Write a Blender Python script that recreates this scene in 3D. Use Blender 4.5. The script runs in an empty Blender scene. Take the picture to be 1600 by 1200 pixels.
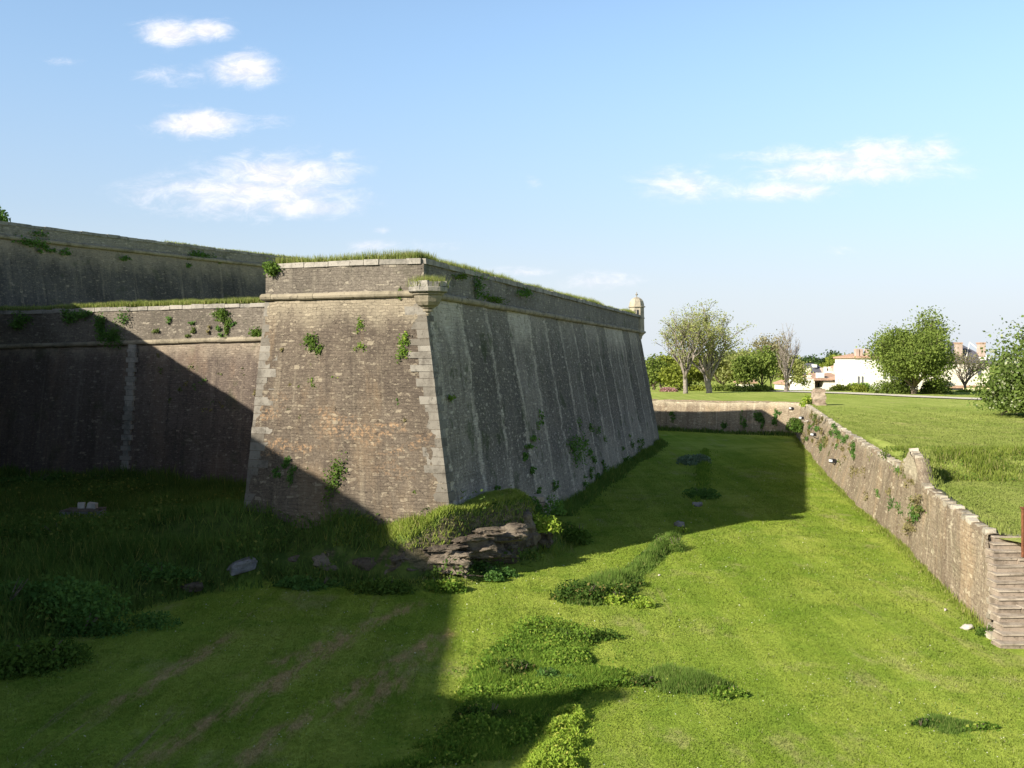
import bpy, math, random
import numpy as np
from mathutils import Vector, noise as mnoise
sc = bpy.context.scene
C = sc.collection
R = math.radians
# ------------------------------------------------------------------ camera
F, HZ, H = 1650.0, 562.0, 8.0
cd = bpy.data.cameras.new('camera'); cam = bpy.data.objects.new('camera', cd); C.objects.link(cam)
cd.sensor_width = 36; cd.lens = 36*F/1600; cd.shift_y = -38/1600
cd.clip_start = .1; cd.clip_end = 6000
cam.location = (0, 0, H); cam.rotation_euler = (R(90), 0, 0)
sc.camera = cam
# ------------------------------------------------------------------ light
SX, SY, TE = .791, .612, .5           # horizontal travel of the light, tan(elevation)
EL = math.atan(TE)
sd = bpy.data.lights.new('sun', 'SUN'); sun = bpy.data.objects.new('sun', sd); C.objects.link(sun)
sd.energy = 5.0; sd.angle = R(.55); sd.color = (1, .93, .80)
sun.rotation_euler = Vector((SX*math.cos(EL), SY*math.cos(EL), -math.sin(EL))).to_track_quat('-Z', 'Y').to_euler()
sun.location = (-60, -50, 60)
sc.view_settings.view_transform = 'Standard'; sc.view_settings.look = 'None'
sc.view_settings.exposure = 0.8; sc.view_settings.gamma = 1
SKY_STRENGTH = .082

# ------------------------------------------------------------------ node helper
class NT:
    def __init__(s, tree): s.t = tree
    def n(s, typ, **kw):
        x = s.t.nodes.new(typ)
        for k, v in kw.items():
            if k.startswith('i_'): s.put(x, k[2:], v)
            else: setattr(x, k, v)
        return x
    def put(s, x, k, v):
        k = int(k) if k.isdigit() else k.replace('_', ' ')
        if isinstance(v, bpy.types.NodeSocket): s.t.links.new(v, x.inputs[k])
        else: x.inputs[k].default_value = v
    def m(s, op, a, b=None, c=None, clamp=False):
        x = s.t.nodes.new('ShaderNodeMath'); x.operation = op; x.use_clamp = clamp
        for i, v in enumerate((a, b, c)):
            if v is None: continue
            if isinstance(v, bpy.types.NodeSocket): s.t.links.new(v, x.inputs[i])
            else: x.inputs[i].default_value = v
        return x.outputs[0]
    def mix(s, f, a, b, mode='MIX'):
        x = s.t.nodes.new('ShaderNodeMix'); x.data_type = 'RGBA'; x.blend_type = mode
        for i, v in ((0, f), (6, a), (7, b)):
            if isinstance(v, bpy.types.NodeSocket): s.t.links.new(v, x.inputs[i])
            else: x.inputs[i].default_value = v if i == 0 else (*v, 1) if len(v) == 3 else v
        return x.outputs[2]
    def ss(s, v, a, b):                    # smoothstep a..b -> 0..1
        x = s.t.nodes.new('ShaderNodeMapRange'); x.interpolation_type = 'SMOOTHSTEP'
        s.t.links.new(v, x.inputs[0]); x.inputs[1].default_value = a; x.inputs[2].default_value = b
        return x.outputs[0]
    def noise(s, vec, scale, detail=4, rough=.55, dist=0):
        x = s.t.nodes.new('ShaderNodeTexNoise'); s.t.links.new(vec, x.inputs['Vector'])
        x.inputs['Scale'].default_value = scale; x.inputs['Detail'].default_value = detail
        x.inputs['Roughness'].default_value = rough; x.inputs['Distortion'].default_value = dist
        return x.outputs[0]
    def mapv(s, vec, scale=(1, 1, 1), rot=(0, 0, 0), loc=(0, 0, 0)):
        x = s.t.nodes.new('ShaderNodeMapping'); s.t.links.new(vec, x.inputs[0])
        x.inputs[1].default_value = loc; x.inputs[2].default_value = rot; x.inputs[3].default_value = scale
        return x.outputs[0]
    def xyz(s, a, b, c=0.0):
        x = s.t.nodes.new('ShaderNodeCombineXYZ')
        for i, v in enumerate((a, b, c)):
            if isinstance(v, bpy.types.NodeSocket): s.t.links.new(v, x.inputs[i])
            else: x.inputs[i].default_value = v
        return x.outputs[0]
    def sep(s, v):
        x = s.t.nodes.new('ShaderNodeSeparateXYZ'); s.t.links.new(v, x.inputs[0]); return x.outputs

# ------------------------------------------------------------------ sky
w = bpy.data.worlds.new('World'); sc.world = w; w.use_nodes = True
wt = NT(w.node_tree); w.node_tree.nodes.clear()
sky = wt.n('ShaderNodeTexSky', sky_type='NISHITA', sun_disc=False)
sky.sun_elevation = EL; sky.sun_rotation = math.atan2(-SX, -SY) % (2*math.pi)
sky.altitude = 20; sky.air_density = 1.0; sky.dust_density = 1.0; sky.ozone_density = 1.5
dirv = wt.n('ShaderNodeTexCoord').outputs['Generated']
dx, dy, dz = wt.sep(dirv)
dyc = wt.m('MAXIMUM', dy, .05)
ca = wt.m('DIVIDE', dx, dyc); cb = wt.m('DIVIDE', dz, dyc)
cv = wt.xyz(ca, cb)
n1 = wt.noise(wt.mapv(cv, (11, 34, 1), (0, 0, R(-10))), 1.0, 8, .68, .7)
n2 = wt.noise(wt.mapv(cv, (42, 80, 1), (0, 0, R(-14))), 1.0, 7, .7, .6)
nn = wt.m('ADD', wt.m('MULTIPLY', n1, .65), wt.m('MULTIPLY', n2, .35))
clouds = [(268,52,50,19,.95),(322,46,38,16,.9),(385,107,46,25,.8),(262,118,55,18,.42),(312,193,66,19,.95),(424,193,34,12,.4),
 (92,96,36,8,.3),(300,168,50,8,.22),(385,243,28,15,.5),(440,268,105,30,.8),(390,305,150,34,.72),(462,322,85,20,.72),(270,292,90,16,.3),(835,284,13,10,.35),
 (1072,288,70,24,.62),(1290,244,120,16,.62),(1325,268,140,20,.75),(1390,236,90,22,.7),(1230,298,80,14,.7),(1462,232,34,17,.62),(1310,391,34,8,.35),(596,360,14,6,.3),
 (600,388,70,12,.38),(700,386,30,8,.25),(815,424,60,10,.36),(930,438,80,14,.36),(1120,30,10,5,.0)]
acc = None
for (u, v, ru, rv, st) in clouds:
    if st == 0: continue
    e1 = wt.m('MULTIPLY', wt.m('SUBTRACT', ca, (u-800)/F), F/ru)
    e2 = wt.m('MULTIPLY', wt.m('SUBTRACT', cb, (HZ-v)/F), F/rv)
    d2 = wt.m('ADD', wt.m('MULTIPLY', e1, e1), wt.m('MULTIPLY', e2, e2))
    g = wt.m('POWER', 2.718, wt.m('MULTIPLY', d2, -.9))
    g = wt.m('MULTIPLY', g, st)
    acc = g if acc is None else wt.m('MAXIMUM', acc, g)
front = wt.ss(dy, .1, .3)
dens = wt.m('MULTIPLY', wt.ss(wt.m('ADD', acc, wt.m('MULTIPLY', wt.m('SUBTRACT', nn, .5), 2.2)), .05, 1.05), wt.ss(acc, .02, .22))
dens = wt.m('MULTIPLY', wt.m('MULTIPLY', dens, .95), front)
# sky gain: low band brightened, zenith above the frame darkened to deepen shade
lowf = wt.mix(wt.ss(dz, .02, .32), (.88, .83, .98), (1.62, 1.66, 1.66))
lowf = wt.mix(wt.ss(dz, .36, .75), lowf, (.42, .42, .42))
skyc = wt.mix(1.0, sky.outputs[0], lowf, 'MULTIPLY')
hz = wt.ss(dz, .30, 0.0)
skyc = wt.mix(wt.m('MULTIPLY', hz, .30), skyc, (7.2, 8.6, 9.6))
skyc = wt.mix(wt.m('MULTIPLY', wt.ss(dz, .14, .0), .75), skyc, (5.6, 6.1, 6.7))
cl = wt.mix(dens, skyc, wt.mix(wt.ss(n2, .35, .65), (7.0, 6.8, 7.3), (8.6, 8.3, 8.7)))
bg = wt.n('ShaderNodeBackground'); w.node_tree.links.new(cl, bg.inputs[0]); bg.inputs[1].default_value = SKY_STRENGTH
wo = wt.n('ShaderNodeOutputWorld'); w.node_tree.links.new(bg.outputs[0], wo.inputs[0])

# ------------------------------------------------------------------ object helpers
def tag(o, label=None, cat=None, group=None, kind=None):
    if label: o['label'] = label
    if cat: o['category'] = cat
    if group: o['group'] = group
    if kind: o['kind'] = kind
    return o
def empty(name, loc, label, cat, group=None):
    o = bpy.data.objects.new(name, None); C.objects.link(o); o.location = loc
    o.empty_display_size = .3
    return tag(o, label, cat, group)
def mesh(name, V, Fc, mat, parent=None, uv=None, smooth=False, tint=None):
    me = bpy.data.meshes.new(name)
    V = np.asarray(V, dtype=np.float32)
    if isinstance(Fc, np.ndarray):
        n, k = Fc.shape
        me.vertices.add(len(V)); me.vertices.foreach_set('co', V.ravel())
        me.loops.add(n*k); me.loops.foreach_set('vertex_index', Fc.ravel().astype(np.int32))
        me.polygons.add(n); me.polygons.foreach_set('loop_start', np.arange(0, n*k, k, dtype=np.int32))
        me.update(calc_edges=True)
    else:
        me.from_pydata(V.tolist(), [], Fc)
    if uv is not None:
        l = me.uv_layers.new(name='uv'); idx = np.zeros(len(me.loops), np.int32); me.loops.foreach_get('vertex_index', idx)
        l.data.foreach_set('uv', np.asarray(uv, np.float32)[idx].ravel())
    if tint is not None:
        a = me.attributes.new('tint', 'FLOAT', 'FACE'); a.data.foreach_set('value', np.asarray(tint, np.float32))
    if smooth: me.polygons.foreach_set('use_smooth', np.ones(len(me.polygons), bool))
    me.materials.append(mat)
    o = bpy.data.objects.new(name, me); C.objects.link(o)
    if parent is not None:
        o.parent = parent
        if parent.type == 'EMPTY' or True:
            o.matrix_parent_inverse = MPI(parent)
    return o
def MPI(p):
    from mathutils import Matrix
    m = Matrix.Identity(4); q = p
    t = Vector((0, 0, 0))
    while q is not None:
        if q.type == 'EMPTY': t += Vector(q.location)
        q = q.parent
    return Matrix.Translation(-t) if p.type == 'EMPTY' else m
class MB:
    def __init__(s): s.V = []; s.F = []; s.U = []
    def add(s, V, Fc):
        b = len(s.V); s.V += [tuple(v) for v in V]; s.F += [[i+b for i in f] for f in Fc]
        return s
    def box(s, c, size, rz=0, taper=0, jit=0, rnd=random):
        x, y, z = [a/2 for a in size]; co, si = math.cos(rz), math.sin(rz); V = []
        for dz_ in (-1, 1):
            for (a, b) in ((-1, -1), (1, -1), (1, 1), (-1, 1)):
                k = 1-taper*(dz_ > 0)
                px, py = a*x*k+rnd.uniform(-jit, jit), b*y*k+rnd.uniform(-jit, jit)
                V.append((c[0]+px*co-py*si, c[1]+px*si+py*co, c[2]+dz_*z+rnd.uniform(-jit, jit)))
        return s.add(V, [[0, 3, 2, 1], [4, 5, 6, 7], [0, 1, 5, 4], [1, 2, 6, 5], [2, 3, 7, 6], [3, 0, 4, 7]])
    def lathe(s, c, prof, n=8, rot=0):
        V = []
        for (r, z) in prof:
            for k in range(n):
                a = rot+2*math.pi*k/n; V.append((c[0]+r*math.cos(a), c[1]+r*math.sin(a), c[2]+z))
        Fc = []
        for j in range(len(prof)-1):
            for k in range(n):
                k2 = (k+1) % n; Fc.append([j*n+k, j*n+k2, (j+1)*n+k2, (j+1)*n+k])
        Fc.append(list(range(n))[::-1]); Fc.append([(len(prof)-1)*n+k for k in range(n)])
        return s.add(V, Fc)
    def tube(s, pts, rad, n=6):
        pts = [Vector(p) for p in pts]; V = []; Fc = []
        for i, p in enumerate(pts):
            d = (pts[min(i+1, len(pts)-1)]-pts[max(i-1, 0)]).normalized()
            a = d.orthogonal().normalized() if abs(d.z) > .9 else d.cross(Vector((0, 0, 1))).normalized()
            b = d.cross(a).normalized(); r = rad[i] if isinstance(rad, (list, tuple)) else rad
            for k in range(n):
                t = 2*math.pi*k/n; V.append(p+a*math.cos(t)*r+b*math.sin(t)*r)
        for i in range(len(pts)-1):
            for k in range(n):
                k2 = (k+1) % n; Fc.append([i*n+k, i*n+k2, (i+1)*n+k2, (i+1)*n+k])
        Fc.append(list(range(n))[::-1]); Fc.append([(len(pts)-1)*n+k for k in range(n)])
        return s.add(V, Fc)
    def build(s, name, mat, parent=None, smooth=False): return mesh(name, s.V, s.F, mat, parent, smooth=smooth)

def vnoise(x, y, seed=0):
    x = np.asarray(x, float); y = np.asarray(y, float)
    xi = np.floor(x).astype(np.int64); yi = np.floor(y).astype(np.int64); fx = x-xi; fy = y-yi
    fx = fx*fx*(3-2*fx); fy = fy*fy*(3-2*fy)
    def h(a, b):
        n = (a*374761393+b*668265263+seed*974634777) & 0xffffffff
        n = ((n ^ (n >> 13))*1274126177) & 0xffffffff
        return ((n ^ (n >> 16)) & 0xffff)/65535.0
    return (h(xi, yi)*(1-fx)+h(xi+1, yi)*fx)*(1-fy)+(h(xi, yi+1)*(1-fx)+h(xi+1, yi+1)*fx)*fy
def fbm(x, y, seed=0, o=4):
    s = 0; a = .5; t = 0
    for k in range(o): s = s+a*vnoise(np.asarray(x)*2**k, np.asarray(y)*2**k, seed+k*17); t += a; a *= .5
    return s/t
def sstep(v, a, b):
    t = np.clip((v-a)/(b-a), 0, 1); return t*t*(3-2*t)
def fl(u, v, z=0.0):
    D = (H-z)*F/(v-HZ); return ((u-800)/F*D, D)
def px(u, v, D): return ((u-800)/F*D, D, H+(HZ-v)*D/F)
def inside(x, y, P):
    x = np.asarray(x); y = np.asarray(y); r = np.zeros(x.shape, bool); n = len(P)
    for i in range(n):
        x1, y1 = P[i]; x2, y2 = P[(i+1) % n]
        c = ((y1 > y) != (y2 > y)) & (x < (x2-x1)*(y-y1)/((y2-y1) if y2 != y1 else 1e-9)+x1)
        r ^= c
    return r
def dist_poly(x, y, P, closed=False):
    d = np.full(np.shape(x), 1e9); n = len(P)
    for i in range(n if closed else n-1):
        x1, y1 = P[i]; x2, y2 = P[(i+1) % n]; ex, ey = x2-x1, y2-y1
        t = np.clip(((x-x1)*ex+(y-y1)*ey)/(ex*ex+ey*ey+1e-9), 0, 1)
        d = np.minimum(d, np.hypot(x-x1-t*ex, y-y1-t*ey))
    return d

# ------------------------------------------------------------------ materials
def newmat(name, rough=.9, spec=.2):
    m = bpy.data.materials.new(name); m.use_nodes = True; t = m.node_tree; t.nodes.clear(); k = NT(t)
    b = k.n('ShaderNodeBsdfPrincipled'); b.inputs['Roughness'].default_value = rough
    b.inputs['Specular IOR Level'].default_value = spec
    o = k.n('ShaderNodeOutputMaterial'); t.links.new(b.outputs[0], o.inputs[0])
    return m, k, b, o
def plain(name, col, rough=.8, var=.25, scale=3, spec=.2, bump=0, metal=0):
    m, k, b, o = newmat(name, rough, spec)
    p = k.n('ShaderNodeTexCoord').outputs['Object']
    n = k.noise(p, scale, 5, .6)
    c = k.mix(k.ss(n, .3, .7), [x*(1-var) for x in col], [min(1, x*(1+var)) for x in col])
    k.t.links.new(c, b.inputs['Base Color']); b.inputs['Metallic'].default_value = metal
    if bump:
        bp = k.n('ShaderNodeBump', i_Strength=.6, i_Distance=bump, i_Height=k.noise(p, scale*3, 6, .65)); k.t.links.new(bp.outputs[0], b.inputs['Normal'])
    return m

def masonry(name, A, B, pale, dark, top_v, top_band=1.6, top_amt=.8, bw=.30, rh=.125, streak=.5, lichen=0, rib=0, white=.12, patch=.6, moss=0, patch2=None, mott=1.0, bumpd=.05, vert=.0, low=0.0):
    """coursed weathered limestone; uv in metres, v = height"""
    m, k, b, o = newmat(name, .93, .12)
    uv = k.n('ShaderNodeTexCoord').outputs['UV']
    wob = k.noise(uv, .9, 3); wob2 = k.noise(uv, 6, 2)
    U, Vv, _ = k.sep(uv)
    U2 = k.m('ADD', U, k.m('MULTIPLY', k.m('SUBTRACT', wob2, .5), .30))
    V2 = k.m('ADD', Vv, k.m('ADD', k.m('MULTIPLY', k.m('SUBTRACT', wob, .5), .25), k.m('MULTIPLY', k.m('SUBTRACT', wob2, .5), .11)))
    V2 = k.m('ADD', V2, k.m('MULTIPLY', k.m('SUBTRACT', k.noise(k.xyz(k.m('MULTIPLY', U, .12), Vv), 3.1, 2, .5), .5), .30))
    uvd = k.xyz(U2, V2)
    br = k.n('ShaderNodeTexBrick', offset=.5, squash=1.0); k.t.links.new(uvd, br.inputs['Vector'])
    for nme, v in (('Color1', (0, 0, 0, 1)), ('Color2', (1, 1, 1, 1)), ('Mortar', (.5, .5, .5, 1)), ('Scale', 1.0), ('Mortar Size', .011), ('Mortar Smooth', .35), ('Bias', 0.0), ('Brick Width', bw), ('Row Height', rh)):
        br.inputs[nme].default_value = v
    rnd = br.outputs['Color']; mort = br.outputs['Fac']
    rs = k.sep(rnd)[0]
    col = k.mix(k.m('ADD', k.m('MULTIPLY', rs, .24), k.m('MULTIPLY', k.ss(k.noise(uv, 2.6, 7, .8), .3, .7), .62)), A, B)
    fine = k.noise(uv, 14, 4, .7)
    col = k.mix(k.m('MULTIPLY', k.ss(fine, .3, .75), .55), col, [x*.5 for x in A])
    # large blotches
    bl = k.noise(k.mapv(uv, (.28, .22, 1)), 1, 5, .6, .4)
    col = k.mix(k.m('MULTIPLY', k.ss(bl, .42, .66), patch), col, dark)
    if patch2:
        bl2 = k.noise(k.mapv(uv, (.5, .16, 1), loc=(7, 3, 0)), 1, 5, .65)
        col = k.mix(k.m('MULTIPLY', k.ss(bl2, .5, .68), .6), col, patch2)
    # vertical run-off
    st = k.noise(k.mapv(uv, (1.5, .07, 1)), 1, 5, .65)
    col = k.mix(k.m('MULTIPLY', k.ss(st, .48, .68), streak), col, dark)
    st2 = k.noise(k.mapv(uv, (2.3, .10, 1), loc=(31, 5, 0)), 1, 5, .7)
    col = k.mix(k.m('MULTIPLY', k.ss(st2, .54, .72), streak*.6), col, pale)
    # cleaner band under the string course
    dtop = k.m('SUBTRACT', top_v, Vv)
    edge = k.m('ADD', dtop, k.m('MULTIPLY', k.m('SUBTRACT', k.noise(k.mapv(uv, (.9, .35, 1)), 1, 5, .65), .5), top_band*2.6))
    band = k.ss(edge, top_band*1.5, top_band*.1)
    col = k.mix(k.m('MULTIPLY', band, top_amt), col, k.mix(rs, [x*.8 for x in pale], pale))
    if low:
        lowm = k.ss(k.m('ADD', Vv, k.m('MULTIPLY', k.m('SUBTRACT', k.noise(k.mapv(uv, (.6, .6, 1)), 1, 5, .6), .5), 3)), 4.2, 1.0)
        col = k.mix(k.m('MULTIPLY', lowm, low), col, k.mix(rs, [x*.62 for x in pale], [x*.85 for x in pale]))
    if rib:
        pan = k.n('ShaderNodeTexWhiteNoise', noise_dimensions='1D'); k.t.links.new(k.m('FLOOR', k.m('DIVIDE', k.m('ADD', U, k.m('ADD', k.m('MULTIPLY', k.m('SUBTRACT', wob, .5), .9), rib*.85)), rib)), pan.inputs['W'])
        pm = k.m('MULTIPLY', k.ss(pan.outputs[0], .2, .75), k.ss(k.m('ADD', Vv, k.m('MULTIPLY', bl, 5)), 2.5, 7))
        col = k.mix(k.m('MULTIPLY', pm, .66), col, dark)
        jag = k.m('MULTIPLY', k.m('SUBTRACT', k.noise(k.xyz(k.m('MULTIPLY', U, .15), k.m('MULTIPLY', V2, 2.2)), 1, 3,   .78), .5), .95)
        fr = k.m('ABSOLUTE', k.m('SUBTRACT', k.m('FRACT', k.m('DIVIDE', k.m('ADD', U, k.m('ADD', jag, rib*.35)), rib)), .5))
        ribm = k.ss(k.m('ADD', fr, k.m('MULTIPLY', k.m('SUBTRACT', k.noise(uv, 1.9, 5, .8), .5), .10)), .085, .03)
        brk = k.ss(k.noise(k.mapv(uv, (1.4, 1.4, 1), loc=(3, 9, 0)), 1, 5, .75), .36, .56)
        col = k.mix(k.m('MULTIPLY', k.m('MULTIPLY', ribm, brk), .62), col, k.mix(rs, [x*.7 for x in pale], pale))
    # odd pale and dark single stones
    mot = k.noise(k.mapv(uv, (1.0, 1.6, 1), loc=(9, 9, 0)), 4.2, 6, .78)
    col = k.mix(k.m('MULTIPLY', k.ss(mot, .53, .68), .70*mott), col, pale)
    mot2 = k.noise(k.mapv(uv, (1.0, 1.5, 1), loc=(19, 2, 0)), 3.6, 6, .78)
    col = k.mix(k.m('MULTIPLY', k.ss(mot2, .53, .68), .66*mott), col, [x*.55 for x in dark])
    odd = k.m('MULTIPLY', k.m('GREATER_THAN', rs, 1-white*.6), k.ss(k.noise(uv, 1.7, 4, .7), .44, .58))
    col = k.mix(k.m('MULTIPLY', odd, .42), col, [min(1, x*1.08) for x in pale])
    sp2 = k.noise(uv, 10.5, 5, .72)
    col = k.mix(k.m('MULTIPLY', k.ss(sp2, .64, .70), .6), col, [min(1, x*1.2) for x in pale])
    hole = k.m('MULTIPLY', k.ss(k.noise(k.mapv(uv, (1, 1, 1), loc=(4, 14, 0)), 5.0, 5, .72), .655, .70), .9)
    col = k.mix(k.m('MULTIPLY', hole, .8), col, [x*.25 for x in dark])
    if lichen:
        lh = k.m('MULTIPLY', k.ss(k.noise(k.mapv(uv, (.35, .8, 1), loc=(2, 6.5, 0)), 1, 3, .5), .5, .6), k.ss(k.noise(uv, 5.5, 6, .78), .50, .57))
        lh = k.m('MULTIPLY', lh, k.m('MULTIPLY', k.ss(Vv, 3.2, 4.4), k.ss(Vv, 7.2, 5.6)))
        col = k.mix(k.m('MULTIPLY', lh, lichen), col, (.42, .26, .14))
    if moss:
        mo = k.ss(k.noise(k.mapv(uv, (.6, .5, 1), loc=(12, 2, 0)), 1, 6, .7), .56, .64)
        col = k.mix(k.m('MULTIPLY', mo, moss), col, (.045, .062, .02))
    col = k.mix(k.m('MULTIPLY', k.m('MULTIPLY', mort, k.ss(k.noise(uv, .8, 4, .7), .35, .6)), .32), col, [x*.45 for x in dark])
    k.t.links.new(col, b.inputs['Base Color'])
    hgt = k.m('SUBTRACT', k.m('ADD', k.m('MULTIPLY', fine, .5), k.m('MULTIPLY', rs, .3)), k.m('ADD', k.m('MULTIPLY', mort, .28), k.m('MULTIPLY', hole, 1.2)))
    bp = k.n('ShaderNodeBump', i_Strength=.9, i_Distance=bumpd, i_Height=hgt); k.t.links.new(bp.outputs[0], b.inputs['Normal'])
    return m

def stone_block(name, A, B, dark, scale=2.2, bump=.03):
    m, k, b, o = newmat(name, .92, .12)
    p = k.n('ShaderNodeTexCoord').outputs['Object']
    rnd = k.n('ShaderNodeNewGeometry').outputs['Random Per Island']
    c = k.mix(rnd, A, B)
    c = k.mix(k.m('MULTIPLY', k.ss(k.noise(p, scale, 6, .68), .42, .68), .8), c, dark)
    c = k.mix(k.m('MULTIPLY', k.ss(k.noise(p, scale*5, 4, .7), .58, .68), .6), c, [x*.4 for x in dark])
    k.t.links.new(c, b.inputs['Base Color'])
    bp = k.n('ShaderNodeBump', i_Strength=.8, i_Distance=bump, i_Height=k.noise(p, scale*4, 7, .7)); k.t.links.new(bp.outputs[0], b.inputs['Normal'])
    return m

def leafmat(name, c1, c2, c3=None, trans=.35, nscale=.5, up=0):
    m = bpy.data.materials.new(name); m.use_nodes = True; t = m.node_tree; t.nodes.clear(); k = NT(t)
    at = k.n('ShaderNodeAttribute', attribute_name='tint').outputs['Fac']
    p = k.n('ShaderNodeTexCoord').outputs['Object']
    n = k.noise(p, nscale, 4, .6)
    f = k.m('ADD', k.m('MULTIPLY', at, .7), k.m('MULTIPLY', k.ss(n, .3, .7), .5), clamp=True)
    c = k.mix(f, c1, c2)
    if c3: c = k.mix(k.ss(at, .90, .93), c, c3)
    d = k.n('ShaderNodeBsdfDiffuse'); tr = k.n('ShaderNodeBsdfTranslucent'); mx = k.n('ShaderNodeMixShader'); mx.inputs[0].default_value = trans
    t.links.new(c, d.inputs[0]); t.links.new(k.mix(1, c, (1.25, 1.2, .6), 'MULTIPLY'), tr.inputs[0])
    if up:
        vm = k.n('ShaderNodeVectorMath', operation='MULTIPLY_ADD'); t.links.new(k.n('ShaderNodeNewGeometry').outputs['Normal'], vm.inputs[0]); vm.inputs[1].default_value = (.6, .6, .4); vm.inputs[2].default_value = (0, 0, up) if not isinstance(up, tuple) else up
        vn = k.n('ShaderNodeVectorMath', operation='NORMALIZE'); t.links.new(vm.outputs[0], vn.inputs[0]); t.links.new(vn.outputs[0], d.inputs['Normal'])
    t.links.new(d.outputs[0], mx.inputs[1]); t.links.new(tr.outputs[0], mx.inputs[2])
    o = k.n('ShaderNodeOutputMaterial'); t.links.new(mx.outputs[0], o.inputs[0])
    return m

def lawncol(k, p, kind):
    """mown turf colour by place; shared by the ground sheet and its blades"""
    big = k.noise(p, .09, 4, .6); mid = k.noise(p, .55, 5, .65); fine = k.noise(p, 5, 5, .7)
    g1, g2, g3 = ((.285, .38, .05), (.415, .475, .09), (.185, .295, .035)) if kind == 'ditch' else ((.30, .36, .085), (.38, .425, .115), (.235, .31, .06))
    c = k.mix(k.ss(big, .35, .65), g1, g2)
    c = k.mix(k.m('MULTIPLY', k.ss(mid, .45, .7), .7), c, g3)
    # mower lines along the ditch
    ln = k.noise(k.mapv(p, (1.6, .035, 1), (0, 0, R(13))), 1, 3, .6)
    c = k.mix(k.m('MULTIPLY', k.ss(ln, .5, .62), .16), c, [x*1.45 for x in g2])
    ln3 = k.noise(k.mapv(p, (.55, .03, 1), (0, 0, R(13)), (4, 1, 0)), 1, 3, .6)
    c = k.mix(k.m('MULTIPLY', k.ss(ln3, .44, .60), .42), c, g3)
    # dry clippings and thin turf
    ln2 = k.noise(k.mapv(p, (1.5, .09, 1), (0, 0, R(24)), (9, 3, 0)), 1, 5, .7)
    dry = k.m('MULTIPLY', k.ss(ln2, .57, .68), k.ss(k.noise(p, .16, 3, .5), .42, .6))
    px_, py_, _ = k.sep(p)
    inl = k.m('MULTIPLY', k.ss(px_, 1.5, -3), k.ss(py_, 40, 34)) if kind == 'ditch' else 0.0
    dryamt = k.m('ADD', .35, k.m('MULTIPLY', inl, .6)) if kind == 'ditch' else .15
    c = k.mix(k.m('MULTIPLY', dry, dryamt), c, (.40, .30, .18))
    if kind == 'ditch':          # wheel tracks of cut straw
        q0 = k.xyz(k.m('ADD', px_, k.m('MULTIPLY', k.m('SUBTRACT', k.noise(p, .5, 3), .5), 1.2)), py_)
        qx, qy, _ = k.sep(q0); tr_ = None
        for (x1, y1), (x2, y2) in [((-5.4, 20.85), (-1.9, 31.2)), ((-7.2, 21.2), (-4.4, 31.5)), ((-9.2, 24.5), (-8.2, 30.5)), ((-3.3, 24.0), (-2.2, 29.5)), ((-6.3, 27.5), (-3.2, 34.3))]:
            L = math.hypot(x2-x1, y2-y1); ex, ey = (x2-x1)/L, (y2-y1)/L
            al = k.m('ADD', k.m('MULTIPLY', k.m('SUBTRACT', qx, x1), ex), k.m('MULTIPLY', k.m('SUBTRACT', qy, y1), ey))
            ac = k.m('ABSOLUTE', k.m('SUBTRACT', k.m('MULTIPLY', k.m('SUBTRACT', qx, x1), ey), k.m('MULTIPLY', k.m('SUBTRACT', qy, y1), ex)))
            g_ = k.m('MULTIPLY', k.ss(ac, .55, .08), k.m('MULTIPLY', k.ss(al, -2.0, 1.0), k.ss(al, L+1.5, L-1.0)))
            tr_ = g_ if tr_ is None else k.m('MAXIMUM', tr_, g_)
        tr_ = k.m('MULTIPLY', tr_, k.ss(k.noise(k.mapv(p, (2.2, .5, 1), (0, 0, R(20))), 1.2, 5, .75), .40, .60))
        c = k.mix(k.m('MULTIPLY', tr_, .85), c, (.60, .40, .20))
    pt = k.m('MULTIPLY', k.ss(k.noise(k.mapv(p, (1, .5, 1), loc=(5, 5, 0)), .30, 6, .75), .54, .68), .50)
    c = k.mix(pt, c, (.50, .44, .20))
    c = k.mix(k.m('MULTIPLY', k.ss(fine, .35, .7), .28), c, [x*.5 for x in g3])
    return c
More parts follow.
